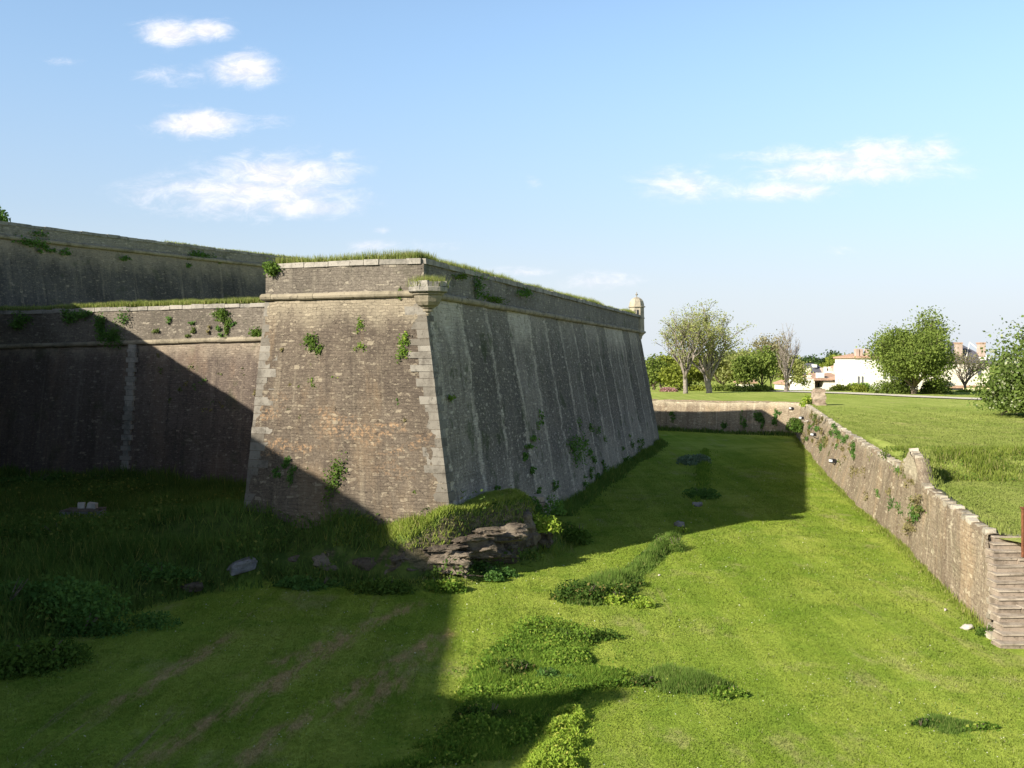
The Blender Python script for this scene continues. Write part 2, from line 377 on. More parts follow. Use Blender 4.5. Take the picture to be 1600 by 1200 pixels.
def lawnmat(name, kind, blades=False):
    m = bpy.data.materials.new(name); m.use_nodes = True; t = m.node_tree; t.nodes.clear(); k = NT(t)
    p = k.n('ShaderNodeTexCoord').outputs['Object']
    c = lawncol(k, p, kind)
    o = k.n('ShaderNodeOutputMaterial')
    if blades:
        at = k.n('ShaderNodeAttribute', attribute_name='tint').outputs['Fac']
        c = k.mix(k.m('MULTIPLY', at, .3), c, k.mix(1, c, (.55, .65, .5), 'MULTIPLY'))
        c = k.mix(k.m('MULTIPLY', k.ss(at, .0, .10), -1.0), c, c) if False else c
        c = k.mix(k.ss(at, .985, .99), c, (.46, .44, .22))
        gn = k.n('ShaderNodeNewGeometry').outputs['Normal']; vm = k.n('ShaderNodeVectorMath', operation='MULTIPLY_ADD'); k.t.links.new(gn, vm.inputs[0]); vm.inputs[1].default_value = (.45, .45, .25); vm.inputs[2].default_value = (0, 0, 1)
        vn = k.n('ShaderNodeVectorMath', operation='NORMALIZE'); k.t.links.new(vm.outputs[0], vn.inputs[0])
        d = k.n('ShaderNodeBsdfDiffuse'); tr = k.n('ShaderNodeBsdfTranslucent'); t.links.new(vn.outputs[0], d.inputs['Normal']); mx = k.n('ShaderNodeMixShader'); mx.inputs[0].default_value = .22
        t.links.new(c, d.inputs[0]); t.links.new(c, tr.inputs[0]); t.links.new(d.outputs[0], mx.inputs[1]); t.links.new(tr.outputs[0], mx.inputs[2])
        t.links.new(mx.outputs[0], o.inputs[0])
    else:
        if kind == 'ditch':
            rf = k.n('ShaderNodeAttribute', attribute_name='rough').outputs['Fac']
            rg_ = k.mix(k.ss(k.noise(p, 1.7, 5, .7), .35, .65), (.05, .085, .02), (.11, .15, .035))
            nz = k.sep(k.n('ShaderNodeNewGeometry').outputs['Normal'])[2]
            er = k.mix(k.ss(k.noise(k.mapv(p, (1, 1, 4)), 2.2, 6, .7), .4, .6), (.065, .06, .035), (.17, .14, .085))
            rg_ = k.mix(k.ss(k.m('ADD', nz, k.m('MULTIPLY', k.m('SUBTRACT', k.noise(p, 2.5, 4, .7), .5), .35)), .60, .42), rg_, er)
            c = k.mix(rf, c, rg_)
        d = k.n('ShaderNodeBsdfDiffuse'); t.links.new(c, d.inputs[0])
        bp = k.n('ShaderNodeBump', i_Strength=.8, i_Distance=.08, i_Height=k.m('ADD', k.noise(p, 9, 6, .7), k.m('MULTIPLY', k.noise(p, 1.2, 4, .6), 1.2)))
        t.links.new(bp.outputs[0], d.inputs['Normal']); t.links.new(d.outputs[0], o.inputs[0])
    return m
M = {}
M['ditch'] = lawnmat('mown_turf', 'ditch'); M['ditch_b'] = lawnmat('mown_blades', 'ditch', True)
M['glacis'] = lawnmat('glacis_turf', 'glacis'); M['glacis_b'] = lawnmat('glacis_blades', 'glacis', True)
cA, cB = (.175, .150, .125), (.30, .262, .215)
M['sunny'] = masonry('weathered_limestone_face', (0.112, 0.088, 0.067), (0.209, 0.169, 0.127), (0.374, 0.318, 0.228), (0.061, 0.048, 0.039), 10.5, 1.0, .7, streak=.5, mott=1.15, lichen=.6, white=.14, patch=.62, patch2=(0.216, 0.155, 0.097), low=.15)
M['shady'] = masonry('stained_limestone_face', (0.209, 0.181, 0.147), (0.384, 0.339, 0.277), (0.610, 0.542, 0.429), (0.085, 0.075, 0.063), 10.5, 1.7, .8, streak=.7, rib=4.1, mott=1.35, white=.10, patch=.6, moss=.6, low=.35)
M['curtain'] = masonry('curtain_limestone', (0.129, 0.100, 0.081), (0.204, 0.163, 0.132), (0.354, 0.293, 0.220), (0.051, 0.041, 0.036), 9.2, .9, .75, streak=.45, white=.10, patch=.45, patch2=(0.197, 0.140, 0.100), moss=.3)
M['upper'] = masonry('upper_limestone', (0.100, 0.091, 0.081), (0.189, 0.169, 0.141), (0.399, 0.328, 0.234), (0.050, 0.046, 0.044), 16.9, 1.5, .75, streak=.7, white=.08, patch=.6, moss=.3)
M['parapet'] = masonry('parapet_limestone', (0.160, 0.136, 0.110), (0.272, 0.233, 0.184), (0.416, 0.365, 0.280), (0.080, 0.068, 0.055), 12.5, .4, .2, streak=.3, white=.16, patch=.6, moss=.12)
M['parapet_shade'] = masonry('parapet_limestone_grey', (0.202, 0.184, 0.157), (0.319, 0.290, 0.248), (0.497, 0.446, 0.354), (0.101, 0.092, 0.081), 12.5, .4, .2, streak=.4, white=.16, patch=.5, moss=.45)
M['counter'] = masonry('counterscarp_rubble', (0.243, 0.188, 0.131), (0.408, 0.338, 0.234), (0.603, 0.536, 0.388), (0.146, 0.109, 0.077), 3.4, .5, .5, bw=.38, rh=.13, streak=.8, white=.12, patch=.55, patch2=(0.370, 0.267, 0.162), moss=.22)
M['quoin'] = stone_block('quoin_limestone', (0.150, 0.133, 0.108), (0.258, 0.236, 0.200), (0.090, 0.078, 0.064), 1.5)
M['coping'] = stone_block('coping_limestone', (0.255, 0.233, 0.198), (0.357, 0.325, 0.275), (0.119, 0.112, 0.097), 1.6)
M['cordon'] = stone_block('cordon_limestone', (0.262, 0.225, 0.158), (0.328, 0.281, 0.204), (0.131, 0.113, 0.083), 1.2)
M['turret'] = stone_block('turret_limestone', (0.406, 0.354, 0.253), (0.451, 0.400, 0.304), (0.244, 0.214, 0.171), 1.6, .01)
M['rock'] = stone_block('outcrop_rock', (0.124, 0.099, 0.074), (0.211, 0.174, 0.131), (0.056, 0.043, 0.033), 1.0, .12)
M['greyrock'] = stone_block('grey_rock', (.22, .215, .22), (.28, .27, .27), (.11, .105, .105), 1.3, .05)
M['step'] = stone_block('step_stone', (0.327, 0.244, 0.178), (0.446, 0.358, 0.276), (0.168, 0.122, 0.089), 2.0, .02)
M['riser'] = stone_block('riser_stone_shaded', (0.253, 0.201, 0.155), (0.380, 0.310, 0.241), (0.138, 0.109, 0.081), 2.0, .02)  # darker than the treads: shade of the step fronts put into the colour
M['tread'] = stone_block('tread_stone_lit', (.34, .28, .215), (.47, .40, .32), (.20, .16, .12), 2.4, .015)  # paler than the risers: lit step tops put into the colour, edges worn
M['counter_stone'] = stone_block('wall_top_stone', (.36, .315, .24), (.50, .45, .36), (.17, .145, .11), 2.0, .03)
M['earth'] = plain('dry_earth', (.23, .17, .11), .95, .35, 2, bump=.05)
M['white_stone'] = plain('white_stone', (.46, .42, .36), .9, .15, 4, bump=.02)
M['bark'] = plain('bark', (.16, .125, .095), .95, .35, 4, bump=.03)
M['barkgrey'] = plain('bark_grey', (.24, .205, .175), .95, .25, 4, bump=.02)
M['rust'] = plain('rusted_iron', (0.169, 0.065, 0.033), .8, .3, 12)
M['black'] = plain('black_metal', (.02, .02, .024), .5, .2, 6, .5)
M['lampglass'] = plain('lamp_glass', (.7, .74, .76), .15, .05, 6, .6)
M['dark'] = plain('dark_opening', (.03, .03, .035), .4, .2, 3, .5)
M['white_wall'] = plain('white_render', (0.704, 0.678, 0.616), .9, .05, 1.5)
M['cream_wall'] = plain('cream_render', (.72, .66, .54), .9, .08, 1.5)
M['yellow_wall'] = plain('yellow_render', (.70, .60, .36), .9, .08, 1.5)
M['pink_wall'] = plain('pink_stone', (.46, .35, .29), .9, .12, 1.2)
M['brown_wall'] = plain('brown_rubble', (.36, .26, .20), .9, .2, 1.2)
M['tile'] = plain('clay_tile', (.42, .27, .19), .9, .22, 2.5, bump=.05)
M['slate'] = plain('slate', (.105, .105, .125), .55, .2, 3, .4)
M['trim'] = plain('white_trim', (.75, .73, .68), .7, .05, 3)
M['gravel'] = plain('pale_gravel', (.60, .55, .45), .95, .10, 3)
M['bank'] = plain('rough_turf', (.075, .12, .03), .95, .45, 1.6, bump=.12)
M['far_ground'] = plain('far_field', (.12, .16, .05), .95, .3, .05)
# greens
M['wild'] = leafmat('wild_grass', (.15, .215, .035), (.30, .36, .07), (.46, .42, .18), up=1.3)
M['mound'] = leafmat('mound_grass_leaves', (.17, .24, .04), (.33, .40, .08), (.46, .44, .18), up=(-.25, -.55, 1.2))
M['wild_shaded'] = leafmat('wild_grass_shaded', (.05, .105, .022), (.15, .23, .05), (.26, .28, .07), up=.6)  # darker copy of the wild grass, shade of the bank put into its colour
M['topgrass'] = leafmat('rampart_grass', (.13, .175, .045), (.30, .335, .10), (.46, .40, .20), up=.7)
M['weed'] = leafmat('weed_leaves', (.075, .155, .022), (.20, .31, .045), (.36, .42, .08), up=.6)
M['limeweed'] = leafmat('lime_leaves', (.19, .30, .035), (.34, .45, .065), (.52, .54, .11), up=.5)
M['bluegrass'] = leafmat('blue_green_grass', (.10, .19, .035), (.23, .34, .07), (.34, .37, .12), up=1.3)
M['thistle'] = leafmat('thistle_leaves', (.10, .15, .09), (.22, .29, .21))
M['bramble'] = leafmat('bramble_leaves', (0.034, 0.078, 0.017), (0.108, 0.168, 0.034), (0.240, 0.204, 0.072))
M['ivy'] = leafmat('ivy_leaves', (.05, .105, .02), (.13, .20, .04))
M['ivy_dark'] = leafmat('ivy_dark_leaves', (0.047, 0.117, 0.029), (0.140, 0.247, 0.060))
M['tr_green'] = leafmat('oak_leaves', (0.085, 0.128, 0.027), (0.201, 0.256, 0.059), None, .25, .35)
M['tr_fresh'] = leafmat('fresh_leaves', (.13, .165, .03), (.28, .32, .06), None, .35, .4)
M['tr_chestnut'] = leafmat('chestnut_leaves', (.065, .105, .025), (.17, .23, .055), (.36, .38, .24), .25, .4)
M['tr_olive'] = leafmat('poplar_leaves', (0.211, 0.239, 0.077), (0.420, 0.448, 0.168), None, .4, .4)
M['tr_dark'] = leafmat('conifer_leaves', (.03, .06, .022), (.08, .12, .04), None, .2, .4)
M['dryweed'] = leafmat('dry_weed_leaves', (.17, .155, .07), (.31, .27, .13))
M['dull'] = leafmat('dull_green_leaves', (.07, .11, .03), (.17, .21, .06))
M['daisy'] = leafmat('daisy_petals', (.60, .60, .52), (.75, .74, .66))
M['tr_pale'] = leafmat('budding_leaves', (.22, .20, .11), (.36, .33, .20), None, .4, .4)
M['tr_pink'] = leafmat('blossom', (.36, .20, .22), (.50, .32, .32), None, .4, .4)

# ------------------------------------------------------------------ terrain functions
BD = [(-30, 15), (-19, 20), (-15.5, 24.5), (-13.4, 27.8), (-12, 33.2), (-10.4, 36.2), (-8, 37.2), (-5.5, 36.6), (-3.3, 36.0), (-1.5, 37.4), (1.2, 41.2), (2.5, 44.2), (3.6, 47.6), (2.5, 52)]
BANK = BD+[(0, 60), (-2, 90), (-60, 90), (-60, 15)]
HC = np.array([(-8, 38.4, .95), (-5.5, 37.9, 1.05), (-3.2, 37.2, 1.5), (-1.2, 38.6, 2.3), (.5, 41, 2.5), (1.5, 43.8, 1.3), (2.3, 46.5, .7), (2.6, 49, .3), (-2.4, 38.6, 2.55), (-3.3, 38.4, 2.05), (-1.0, 38.9, 2.55), (.1, 40.2, 2.6), (.6, 41.6, 2.55), (0, 42.5, 2.6), (1.2, 42.3, 2.2), (-6, 39.7, 1.95), (-10.7, 41.3, 2.1),
 (-12, 38.3, 1.15), (-14, 34, .8), (-16, 30, .8), (-20, 30, 1.2), (-19, 47, .9), (-14, 50, .9), (-14, 57, .8), (-30, 62, .8), (-30, 45, 1.2), (-25, 35, 1.4), (1.5, 55, .1), (0, 60, 0), (-30, 20, 1.8)])
def zf(x, y):
    x = np.asarray(x, float); y = np.asarray(y, float)
    base = .10*(fbm(x*.12, y*.12, 5)-.5)+.03*(fbm(x*.9, y*.9, 9)-.5)
    ins = inside(x, y, BANK); d = np.where(ins, dist_poly(x, y, BD), 0)
    wsum = 0; hs = 0
    for (cx, cy, cz) in HC:
        ww = 1/((x-cx)**2+(y-cy)**2+.15)**1.6; wsum = wsum+ww; hs = hs+ww*cz
    Hh = hs/wsum
    width = 1.0+1.2*sstep(-x, 9, 13)+.8*sstep(y, 43, 47)
    width = np.where((x > -9) & (x < 1.5) & (y < 43), .75, width)
    clf = (x > -9) & (x < 1.7) & (y < 43.5); low_ = .22*sstep(d, 0, .6)
    dd = np.where(clf, np.maximum(d-(1.0-.35*sstep(x, -3.2, -1.5)), 0)/.45, d/width)
    return base+np.where(clf, low_, 0)+np.where(clf, Hh-.22, Hh)*sstep(dd, 0.15, 1.1)+.25*(fbm(x*.7, y*.7, 3)-.5)*sstep(d, .3, 1.5)
def zg(x, y):
    x = np.asarray(x, float); y = np.asarray(y, float)
    z = 2.38+.37*sstep(y, 33, 42)
    bank = sstep(y+.10*(x-17)+1.2*(fbm(x*.3, y*.3, 8)-.5), 45.6, 50.5)
    z = z+bank*(.30+.55*sstep(x, 17.3, 18.5)*sstep(y, 75, 52)*sstep(y, 44, 50))+.06*sstep(y, 45, 60)
    z = z+.30*sstep(y, 72, 105)
    z = z-1.4*sstep(y, 150, 215)-7*sstep(np.hypot(x, y), 230, 1200)
    z = z+.12*(fbm(x*.15, y*.15, 21)-.5)*sstep(y, 50, 60)
    return z
def grid_mesh(name, X, Y, Z, mat, mask=None, **kw):
    ny, nx = X.shape; V = np.stack([X, Y, Z], -1).reshape(-1, 3)
    i = np.arange(ny*nx).reshape(ny, nx); Fc = np.stack([i[:-1, :-1], i[:-1, 1:], i[1:, 1:], i[1:, :-1]], -1)
    if mask is not None: Fc = Fc[mask]
    return mesh(name, V, Fc.reshape(-1, 4), mat, smooth=True, **kw)
xs = np.concatenate([np.arange(-70, -20, 1.0), np.arange(-20, 6, .25), np.arange(6, 36, .6)])
ys = np.concatenate([np.arange(-40, 24, 1.2), np.arange(24, 56, .25), np.arange(56, 140, .8)])
X, Y = np.meshgrid(xs, ys)
Zf = zf(X, Y)
fo = grid_mesh('ditch_floor', X, Y, Zf, M['ditch']); tag(fo, kind='structure')
inb = inside(X, Y, BANK) & (Y < 62)
rv = np.where(inb, sstep(dist_poly(X, Y, BD)+.5*(fbm(X*1.3, Y*1.3, 2)-.5), .1, .6), 0)
a_ = fo.data.attributes.new('rough', 'FLOAT', 'POINT'); a_.data.foreach_set('value', rv.ravel().astype(np.float32))

# counterscarp stations: base (x,y), top (x,y,z)
CS = [((13.95, 30.7), (15.15, 33.6, 2.42)), ((16.05, 41.6), (16.65, 42.6, 2.76)), ((16.55, 44.0), (16.95, 43.9, 3.0)), ((16.8, 45.2), (17.15, 44.9, 3.75)), ((17.0, 46.4), (17.45, 46.2, 4.02)), ((17.15, 47.3), (17.5, 47.3, 3.35)),
      ((17.3, 48.2), (17.7, 48.2, 3.08)), ((18.75, 57.3), (19.5, 57.3, 3.12)), ((21.9, 74), (22.9, 74, 3.12)), ((27.6, 101), (28.5, 101, 3.38)), ((29.8, 111), (30.7, 112, 3.45)),
      ]
FW = [((29.8, 111), (30.7, 112, 3.45)), ((23, 115.5), (23.3, 116.2, 3.42)), ((16, 120), (16.2, 120.7, 3.38)), ((2, 129), (2, 129.7, 3.38)), ((-25, 146), (-25, 147, 3.38))]
# glacis sheet fanning out from the wall tops
gp = [(30, -40, 2.4, 1, 0), (22, 0, 2.4, 1, 0), (17.2, 29, 2.4, 1, 0), (15.3, 33.7, 2.4, 1, 0)]
def resample(P, step):
    P = np.asarray(P, float); d = np.r_[0, np.cumsum(np.hypot(np.diff(P[:, 0]), np.diff(P[:, 1])))]
    n = max(2, int(d[-1]/step)+1); t = np.linspace(0, d[-1], n)
    return np.stack([np.interp(t, d, P[:, c]) for c in range(P.shape[1])], -1)
a = [(30, -40, 2.4, 1, 0), (22, 0, 2.4, 1, 0), (17.3, 29, 2.4, 1, 0), (15.3, 33.7, 2.4, 1, 0)]
a += [(t[0]+.25, t[1], t[2], 1, 0) for b_, t in CS[1:-2]]+[(28.8, 101, 3.3, 1, .15), (31.0, 112, 3.4, .7, .7)]
a += [(23.5, 116.5, 3.4, .15, 1), (16.4, 121, 3.35, 0, 1), (2, 130, 3.35, -.1, 1), (-25, 147.3, 3.35, -.3, 1)]
gl = resample(a, .6)
offs = np.concatenate([[0, .3, .6], np.arange(1, 60, .9), np.geomspace(60, 3000, 26)])
GX = gl[:, 0:1]+gl[:, 3:4]*offs; GY = gl[:, 1:2]+gl[:, 4:5]*offs
wz = np.clip(offs/1.2, 0, 1)
zgm = zg(GX, GY)
GZ = zgm
# stay just under the wall top at its edge
tops = gl[:, 2:3]-.06
GZ = np.minimum(zgm, tops+offs*1.2) if False else zgm*wz+np.minimum(zgm, np.minimum(tops, 3.36))*(1-wz)
tag(grid_mesh('glacis_lawn', GX, GY, GZ, M['glacis']), kind='structure')
# far countryside under everything, out to the horizon
V = [(-4000, -3000, -9), (4000, -3000, -9), (4000, 5000, -9), (-4000, 5000, -9)]
tag(mesh('ground', V, [[0, 1, 2, 3]], M['far_ground']), kind='structure')
# pale gravel walk at the top of the glacis
pa = resample([(38, 152), (45.5, 142), (50, 130), (56, 118), (63, 104), (72, 88)], 1.5)
PXn = np.stack([pa[:, 0]-1.6, pa[:, 0]+1.9], 1); PYn = np.stack([pa[:, 1]-1.2, pa[:, 1]+1.4], 1)
tag(grid_mesh('path', PXn, PYn, zg(PXn, PYn)+.10, M['gravel']), kind='structure')

# ------------------------------------------------------------------ walls
def ruled(name, Bp, Tp, mat, parent, du=.28, dv=.28, disp=.05, uoff=0, fade=.5, seed=0, topjit=0):
    Bp = np.asarray(Bp, float); Tp = np.asarray(Tp, float)
    mid = (Bp+Tp)/2; d = np.r_[0, np.cumsum(np.linalg.norm(np.diff(mid, axis=0), axis=1))]
    n = max(2, int(d[-1]/du)+1); t = np.linspace(0, d[-1], n)
    B = np.stack([np.interp(t, d, Bp[:, c]) for c in range(3)], -1); T = np.stack([np.interp(t, d, Tp[:, c]) for c in range(3)], -1)
    if topjit:
        T[:, 2] += topjit*(fbm(t*1.3, t*0+seed, seed)-.5)*2*np.clip(np.minimum(t, d[-1]-t)/fade, 0, 1)
    hgt = np.linalg.norm(T-B, axis=1).mean(); m = max(2, int(hgt/dv)+1); s = np.linspace(0, 1, m)
    P = B[:, None]*(1-s)[None, :, None]+T[:, None]*s[None, :, None]
    tang = np.gradient(mid if False else (B+T)/2, axis=0); nrm = np.stack([tang[:, 1], -tang[:, 0]], -1); nrm /= np.linalg.norm(nrm, axis=1)[:, None]+1e-9
    U = np.broadcast_to(t[:, None], P.shape[:2])+uoff; Vv = P[..., 2]
    q = (fbm(U*.5+seed, Vv*.5, seed+1)-.5)*2*disp*1.2+(fbm(U*2.7, Vv*3.1, seed+2, 3)-.5)*disp*1.3
    q = q*np.clip(np.minimum(t, d[-1]-t)/fade, 0, 1)[:, None]
    P[..., 0] += nrm[:, None, 0]*q; P[..., 1] += nrm[:, None, 1]*q
    i = np.arange(n*m).reshape(n, m); Fc = np.stack([i[:-1, :-1], i[1:, :-1], i[1:, 1:], i[:-1, 1:]], -1).reshape(-1, 4)
    return mesh(name, P.reshape(-1, 3), Fc, mat, parent, uv=np.stack([U, Vv], -1).reshape(-1, 2), smooth=False)
def cordon(name, pts, r, mat, parent, seed=0):
    mb = MB(); rnd = random.Random(seed)
    P = resample(pts, .25); i = 0
    while i < len(P)-1:
        j = min(len(P)-1, i+rnd.choice((3, 4, 5))); dzz = rnd.uniform(-.012, .012); rr = r*rnd.uniform(.92, 1.05)
        seg = [(p[0], p[1], p[2]+dzz) for p in P[i:j+1]]
        mb.tube(seg, [rr*.97]+[rr]*(len(seg)-2)+[rr*.97] if len(seg) > 2 else rr, 10); i = j
    return mb.build(name, mat, parent, smooth=False)
def coping(name, pts, z0f, h, depth, mat, parent, seed=0, over=.06, lmin=.6, lmax=1.3):
    """row of flat stones along a polyline given outward side = right-hand normal"""
    mb = MB(); rnd = random.Random(seed); P = np.asarray(pts, float)
    d = np.r_[0, np.cumsum(np.hypot(np.diff(P[:, 0]), np.diff(P[:, 1])))]; s = 0
    f = lambda q: (np.interp(q, d, P[:, 0]), np.interp(q, d, P[:, 1]), np.interp(q, d, P[:, 2]))
    while s < d[-1]-.1:
        L = min(rnd.uniform(lmin, lmax), d[-1]-s); a0 = f(s+.012); a1 = f(s+L-.012)
        tx, ty = a1[0]-a0[0], a1[1]-a0[1]; l = math.hypot(tx, ty)+1e-9; nx, ny = ty/l, -tx/l
        o = over+rnd.uniform(-.03, .03); hh = h*rnd.uniform(.86, 1.1); dz_ = rnd.uniform(-.015, .01)
        Vv = []
        for zz in (0, 1):
            for (p, off) in ((a0, o), (a1, o+rnd.uniform(-.015, .015)), (a1, -depth), (a0, -depth)):
                Vv.append((p[0]+nx*(off-.02*zz), p[1]+ny*(off-.02*zz), p[2]+dz_+zz*hh+rnd.uniform(-.012, .012)*zz))
        mb.add(Vv, [[0, 3, 2, 1], [4, 5, 6, 7], [0, 1, 5, 4], [1, 2, 6, 5], [2, 3, 7, 6], [3, 0, 4, 7]]); s += L
    return mb.build(name, mat, parent)

ZC = 10.545; ZT = 11.72
A_t, C_t, B_t = (-10.1, 43.3), (-3.41, 40.8), (11.6, 96.0)
A_b, C_b, B_b = (-10.7, 41.3), (-1.95, 38.07), (14.1, 100.6)
mA_t = (-6.8, 41.9); mA_b = (-6.35, 39.45)           # slightly bowed left face
bas = empty('bastion', (-3, 45, 0), 'big battered stone bastion with grass on its parapet, standing in the grassy ditch', 'bastion')
v3 = lambda p, z: (p[0], p[1], z)
ruled('scarp_face', [v3(A_b, 0), v3(mA_b, 0), v3(C_b, 0)], [v3(A_t, ZC), v3(mA_t, ZC), v3(C_t, ZC)], M['sunny'], bas, .16, .16, .05, seed=1)['label'] = 'brown sunlit left face with orange lichen'
ruled('scarp_face', [v3(C_b, 0), v3(B_b, 0)], [v3(C_t, ZC), v3(B_t, ZC)], M['shady'], bas, .25, .2, .07, seed=4)['label'] = 'long grey shaded face with pale vertical ribs'
ruled('flank_face', [(-11, 66, 0), v3(A_b, 0)], [(-10.2, 66, ZC), v3(A_t, ZC)], M['sunny'], bas, .6, .5, .04, seed=5)
ruled('flank_face', [v3(B_b, 0), (13.3, 104, 0), (8.0, 106.5, 0), (.8, 111, 0), (-20, 125, 0)], [v3(B_t, ZC), (12.1, 102.3, ZC), (7.3, 104.8, ZC), (-.2, 109.5, ZC), (-20, 122, ZC)], M['shady'], bas, .8, .5, .04, seed=6)
ruled('parapet', [v3(A_t, ZC), v3(mA_t, ZC), v3(C_t, ZC)], [v3(A_t, ZT), v3(mA_t, ZT), v3(C_t, ZT)], M['parapet'], bas, .15, .14, .05, 3, seed=7)
ruled('parapet', [v3(C_t, ZC), v3(B_t, ZC)], [v3(C_t, ZT), v3(B_t, ZT+.1)], M['parapet_shade'], bas, .2, .15, .06, 9, seed=8)
ruled('parapet', [(-10.2, 66, ZC), v3(A_t, ZC)], [(-10.2, 66, ZT), v3(A_t, ZT)], M['parapet'], bas, .5, .3, .04, 30, seed=9)
ruled('parapet', [v3(B_t, ZC), (12.1, 102.3, ZC), (7.3, 104.8, ZC), (-.2, 109.5, ZC), (-20, 122, ZC)], [v3(B_t, ZT+.2), (12.1, 102.3, ZT+.35), (7.3, 104.8, ZT+.1), (-.2, 109.5, ZT), (-20, 122, ZT)], M['parapet_shade'], bas, .8, .3, .04, 40, seed=10)
off = lambda p, q: (p[0]+q[0], p[1]+q[1])
cordon('cordon', [(-10.25, 50, ZC), (-10.2, 43.2, ZC), (-6.83, 41.82, ZC), (-3.36, 40.68, ZC), (-3.3, 40.9, ZC), (11.7, 95.98, ZC), (11, 98, ZC)], .14, M['cordon'], bas, 3)
coping('coping', [(-10.1, 60, ZT), (-10.1, 43.3, ZT), (-6.8, 41.9, ZT), (-3.5, 40.85, ZT)], None, .22, .55, M['coping'], bas, 5)
coping('coping', [(-3.4, 40.85, ZT), (11.6, 95.5, ZT+.1)], None, .22, .5, M['coping'], bas, 6)
# quoins up the two arrises
def cz(b, t, z): k = z/ZC; return np.array([b[0]+(t[0]-b[0])*k, b[1]+(t[1]-b[1])*k, z])
def quoins(name, cb, ct, d1, d2, n1_, n2_, lens1, lens2, mat, parent, seed, zmax=ZC, z0=0.0):
    mb = MB(); rnd = random.Random(seed); z = z0; i = 0
    while z < zmax-.1:
        hh = min(rnd.uniform(.24, .36), zmax-z); l1 = lens1[i % 2]+rnd.uniform(-.12, .16); l2 = lens2[i % 2]+rnd.uniform(-.1, .14); i += 1
        pr = .012+rnd.uniform(-.008, .012); Vv = []
        for zz in (z+.008, z+hh-.008):
            c = cz(cb, ct, zz); e1 = np.array([*d1, 0])*l1; e2 = np.array([*d2, 0])*l2; N1 = np.array([*n1_, 0]); N2 = np.array([*n2_, 0])
            out = (N1+N2); out /= (1+N1@N2)
            for p in (c+e1-N1*.12, c+e1+N1*pr, c+out*pr, c+e2+N2*pr, c+e2-N2*.12): Vv.append(tuple(p))
        mb.add(Vv, [[0, 1, 6, 5], [1, 2, 7, 6], [2, 3, 8, 7], [3, 4, 9, 8], [5, 6, 7, 8, 9], [4, 3, 2, 1, 0]]); z += hh
    return mb.build(name, mat, parent)
nrm2 = lambda v: (v[0]/math.hypot(*v), v[1]/math.hypot(*v))
dL = nrm2((-6.6, 2.1)); dR = nrm2((15.0, 55.2))
quoins('quoins', C_b, C_t, dL, dR, nrm2((-2.1, -6.6)), nrm2((55.2, -15.0)), (.78, .55), (.4, .7), M['quoin'], bas, 2)
quoins('quoins', A_b, A_t, (0.03, 1), nrm2((6.4, -2.4)), (-1, 0), nrm2((-2.4, -6.4)), (.5, .8), (.85, .5), M['quoin'], bas, 3)
quoins('quoins', B_b, B_t, (-.26, -.96), (-.4, .9), nrm2((55.2, -15.0)), (.9, .4), (.5, .8), (.5, .8), M['quoin'], bas, 4)
# turf fill behind the parapets
def fill(name, P, z0, mat, parent, dome=.25):
    P = np.asarray(P, float); c = P.mean(0); n = len(P); V = []; Fc = []
    rings = 10
    for r in range(rings+1):
        k = r/rings
        for p in P:
            q = p*(1-k)+c*k; V.append((q[0], q[1], z0+dome*math.sin(min(1, k*2)*math.pi/2)))
    for r in range(rings):
        for i in range(n):
            j = (i+1) % n; Fc.append([r*n+i, r*n+j, (r+1)*n+j, (r+1)*n+i])
    return mesh(name, V, Fc, mat, parent, smooth=True)
bt = resample([(-10.0, 66), (-9.8, 43.6), (-6.7, 42.3), (-3.3, 41.3), (11.2, 95.8), (8.2, 101), (-.5, 107), (-19, 119), (-19, 95), (-10, 66)], 2.5)
fill('turf_fill', bt[:-1], ZT+.08, M['glacis'], bas, .15)
# ruined turret base on the near corner
oc = (C_t[0]+.20, C_t[1]-.40, 0)
tc = MB()
rot = R(22.5)
tc.lathe((*oc[:2], ZC), [(.05, -.86), (.09, -.80), (.09, -.74), (.06, -.72), (.20, -.70), (.21, -.62), (.14, -.60), (.24, -.58), (.27, -.54), (.40, -.47), (.50, -.34), (.55, -.18), (.56, -.09), (.63, -.07), (.64, .0)], 10, rot)
cob = tc.build('turret_corbel', M['cordon'], bas); cob['label'] = 'moulded corbel of a lost corner turret'
sl = MB(); sl.lathe((*oc[:2], ZC+.01), [(.72, 0), (.78, .04), (.78, .19), (.74, .22)], 10, rot); sl.build('slab', M['coping'], cob)
rg = MB(); rnd = random.Random(4)
for k in range(7):
    aa = R(-200+k*33); rg.box((oc[0]+.62*math.cos(aa), oc[1]+.62*math.sin(aa), ZC+.23+.10*rnd.uniform(.8, 1.1)), (.22, .36, .22*rnd.uniform(.7, 1.1)), aa, .05, .02, rnd)
rg.build('ring_stones', M['coping'], cob)
# standing turret on the far corner
tb = (B_t[0]-.25, B_t[1]+.15)
tw = MB(); tw.lathe((*tb, ZC), [(0.106, -1.3), (0.264, -1.1), (0.317, -.85), (0.484, -.65), (0.546, -.4), (0.704, -.22), (0.862, -.12), (0.880, 0), (0.730, .05), (0.704, 1.15), (0.757, 1.17), (0.757, 1.27), (0.704, 1.3), (0.686, 2.22)], 8, rot)
tur = tw.build('watch_turret', M['turret'], bas); tur['label'] = 'small domed watch turret on the far corner'
dm = MB(); dm.lathe((*tb, ZC+2.22), [(0.810, 0), (0.818, .07), (0.704, .10), (0.686, .32), (0.616, .56), (0.458, .76), (0.246, .88), (0.088, .93)], 8, rot); dm.build('dome', M['turret'], tur)
fi = MB(); fi.lathe((*tb, ZC+3.14), [(0.044, 0), (0.035, .16), (0.088, .20), (0.132, .26), (0.044, .34), (0.018, .50)], 8); fi.build('finial', M['coping'], tur)
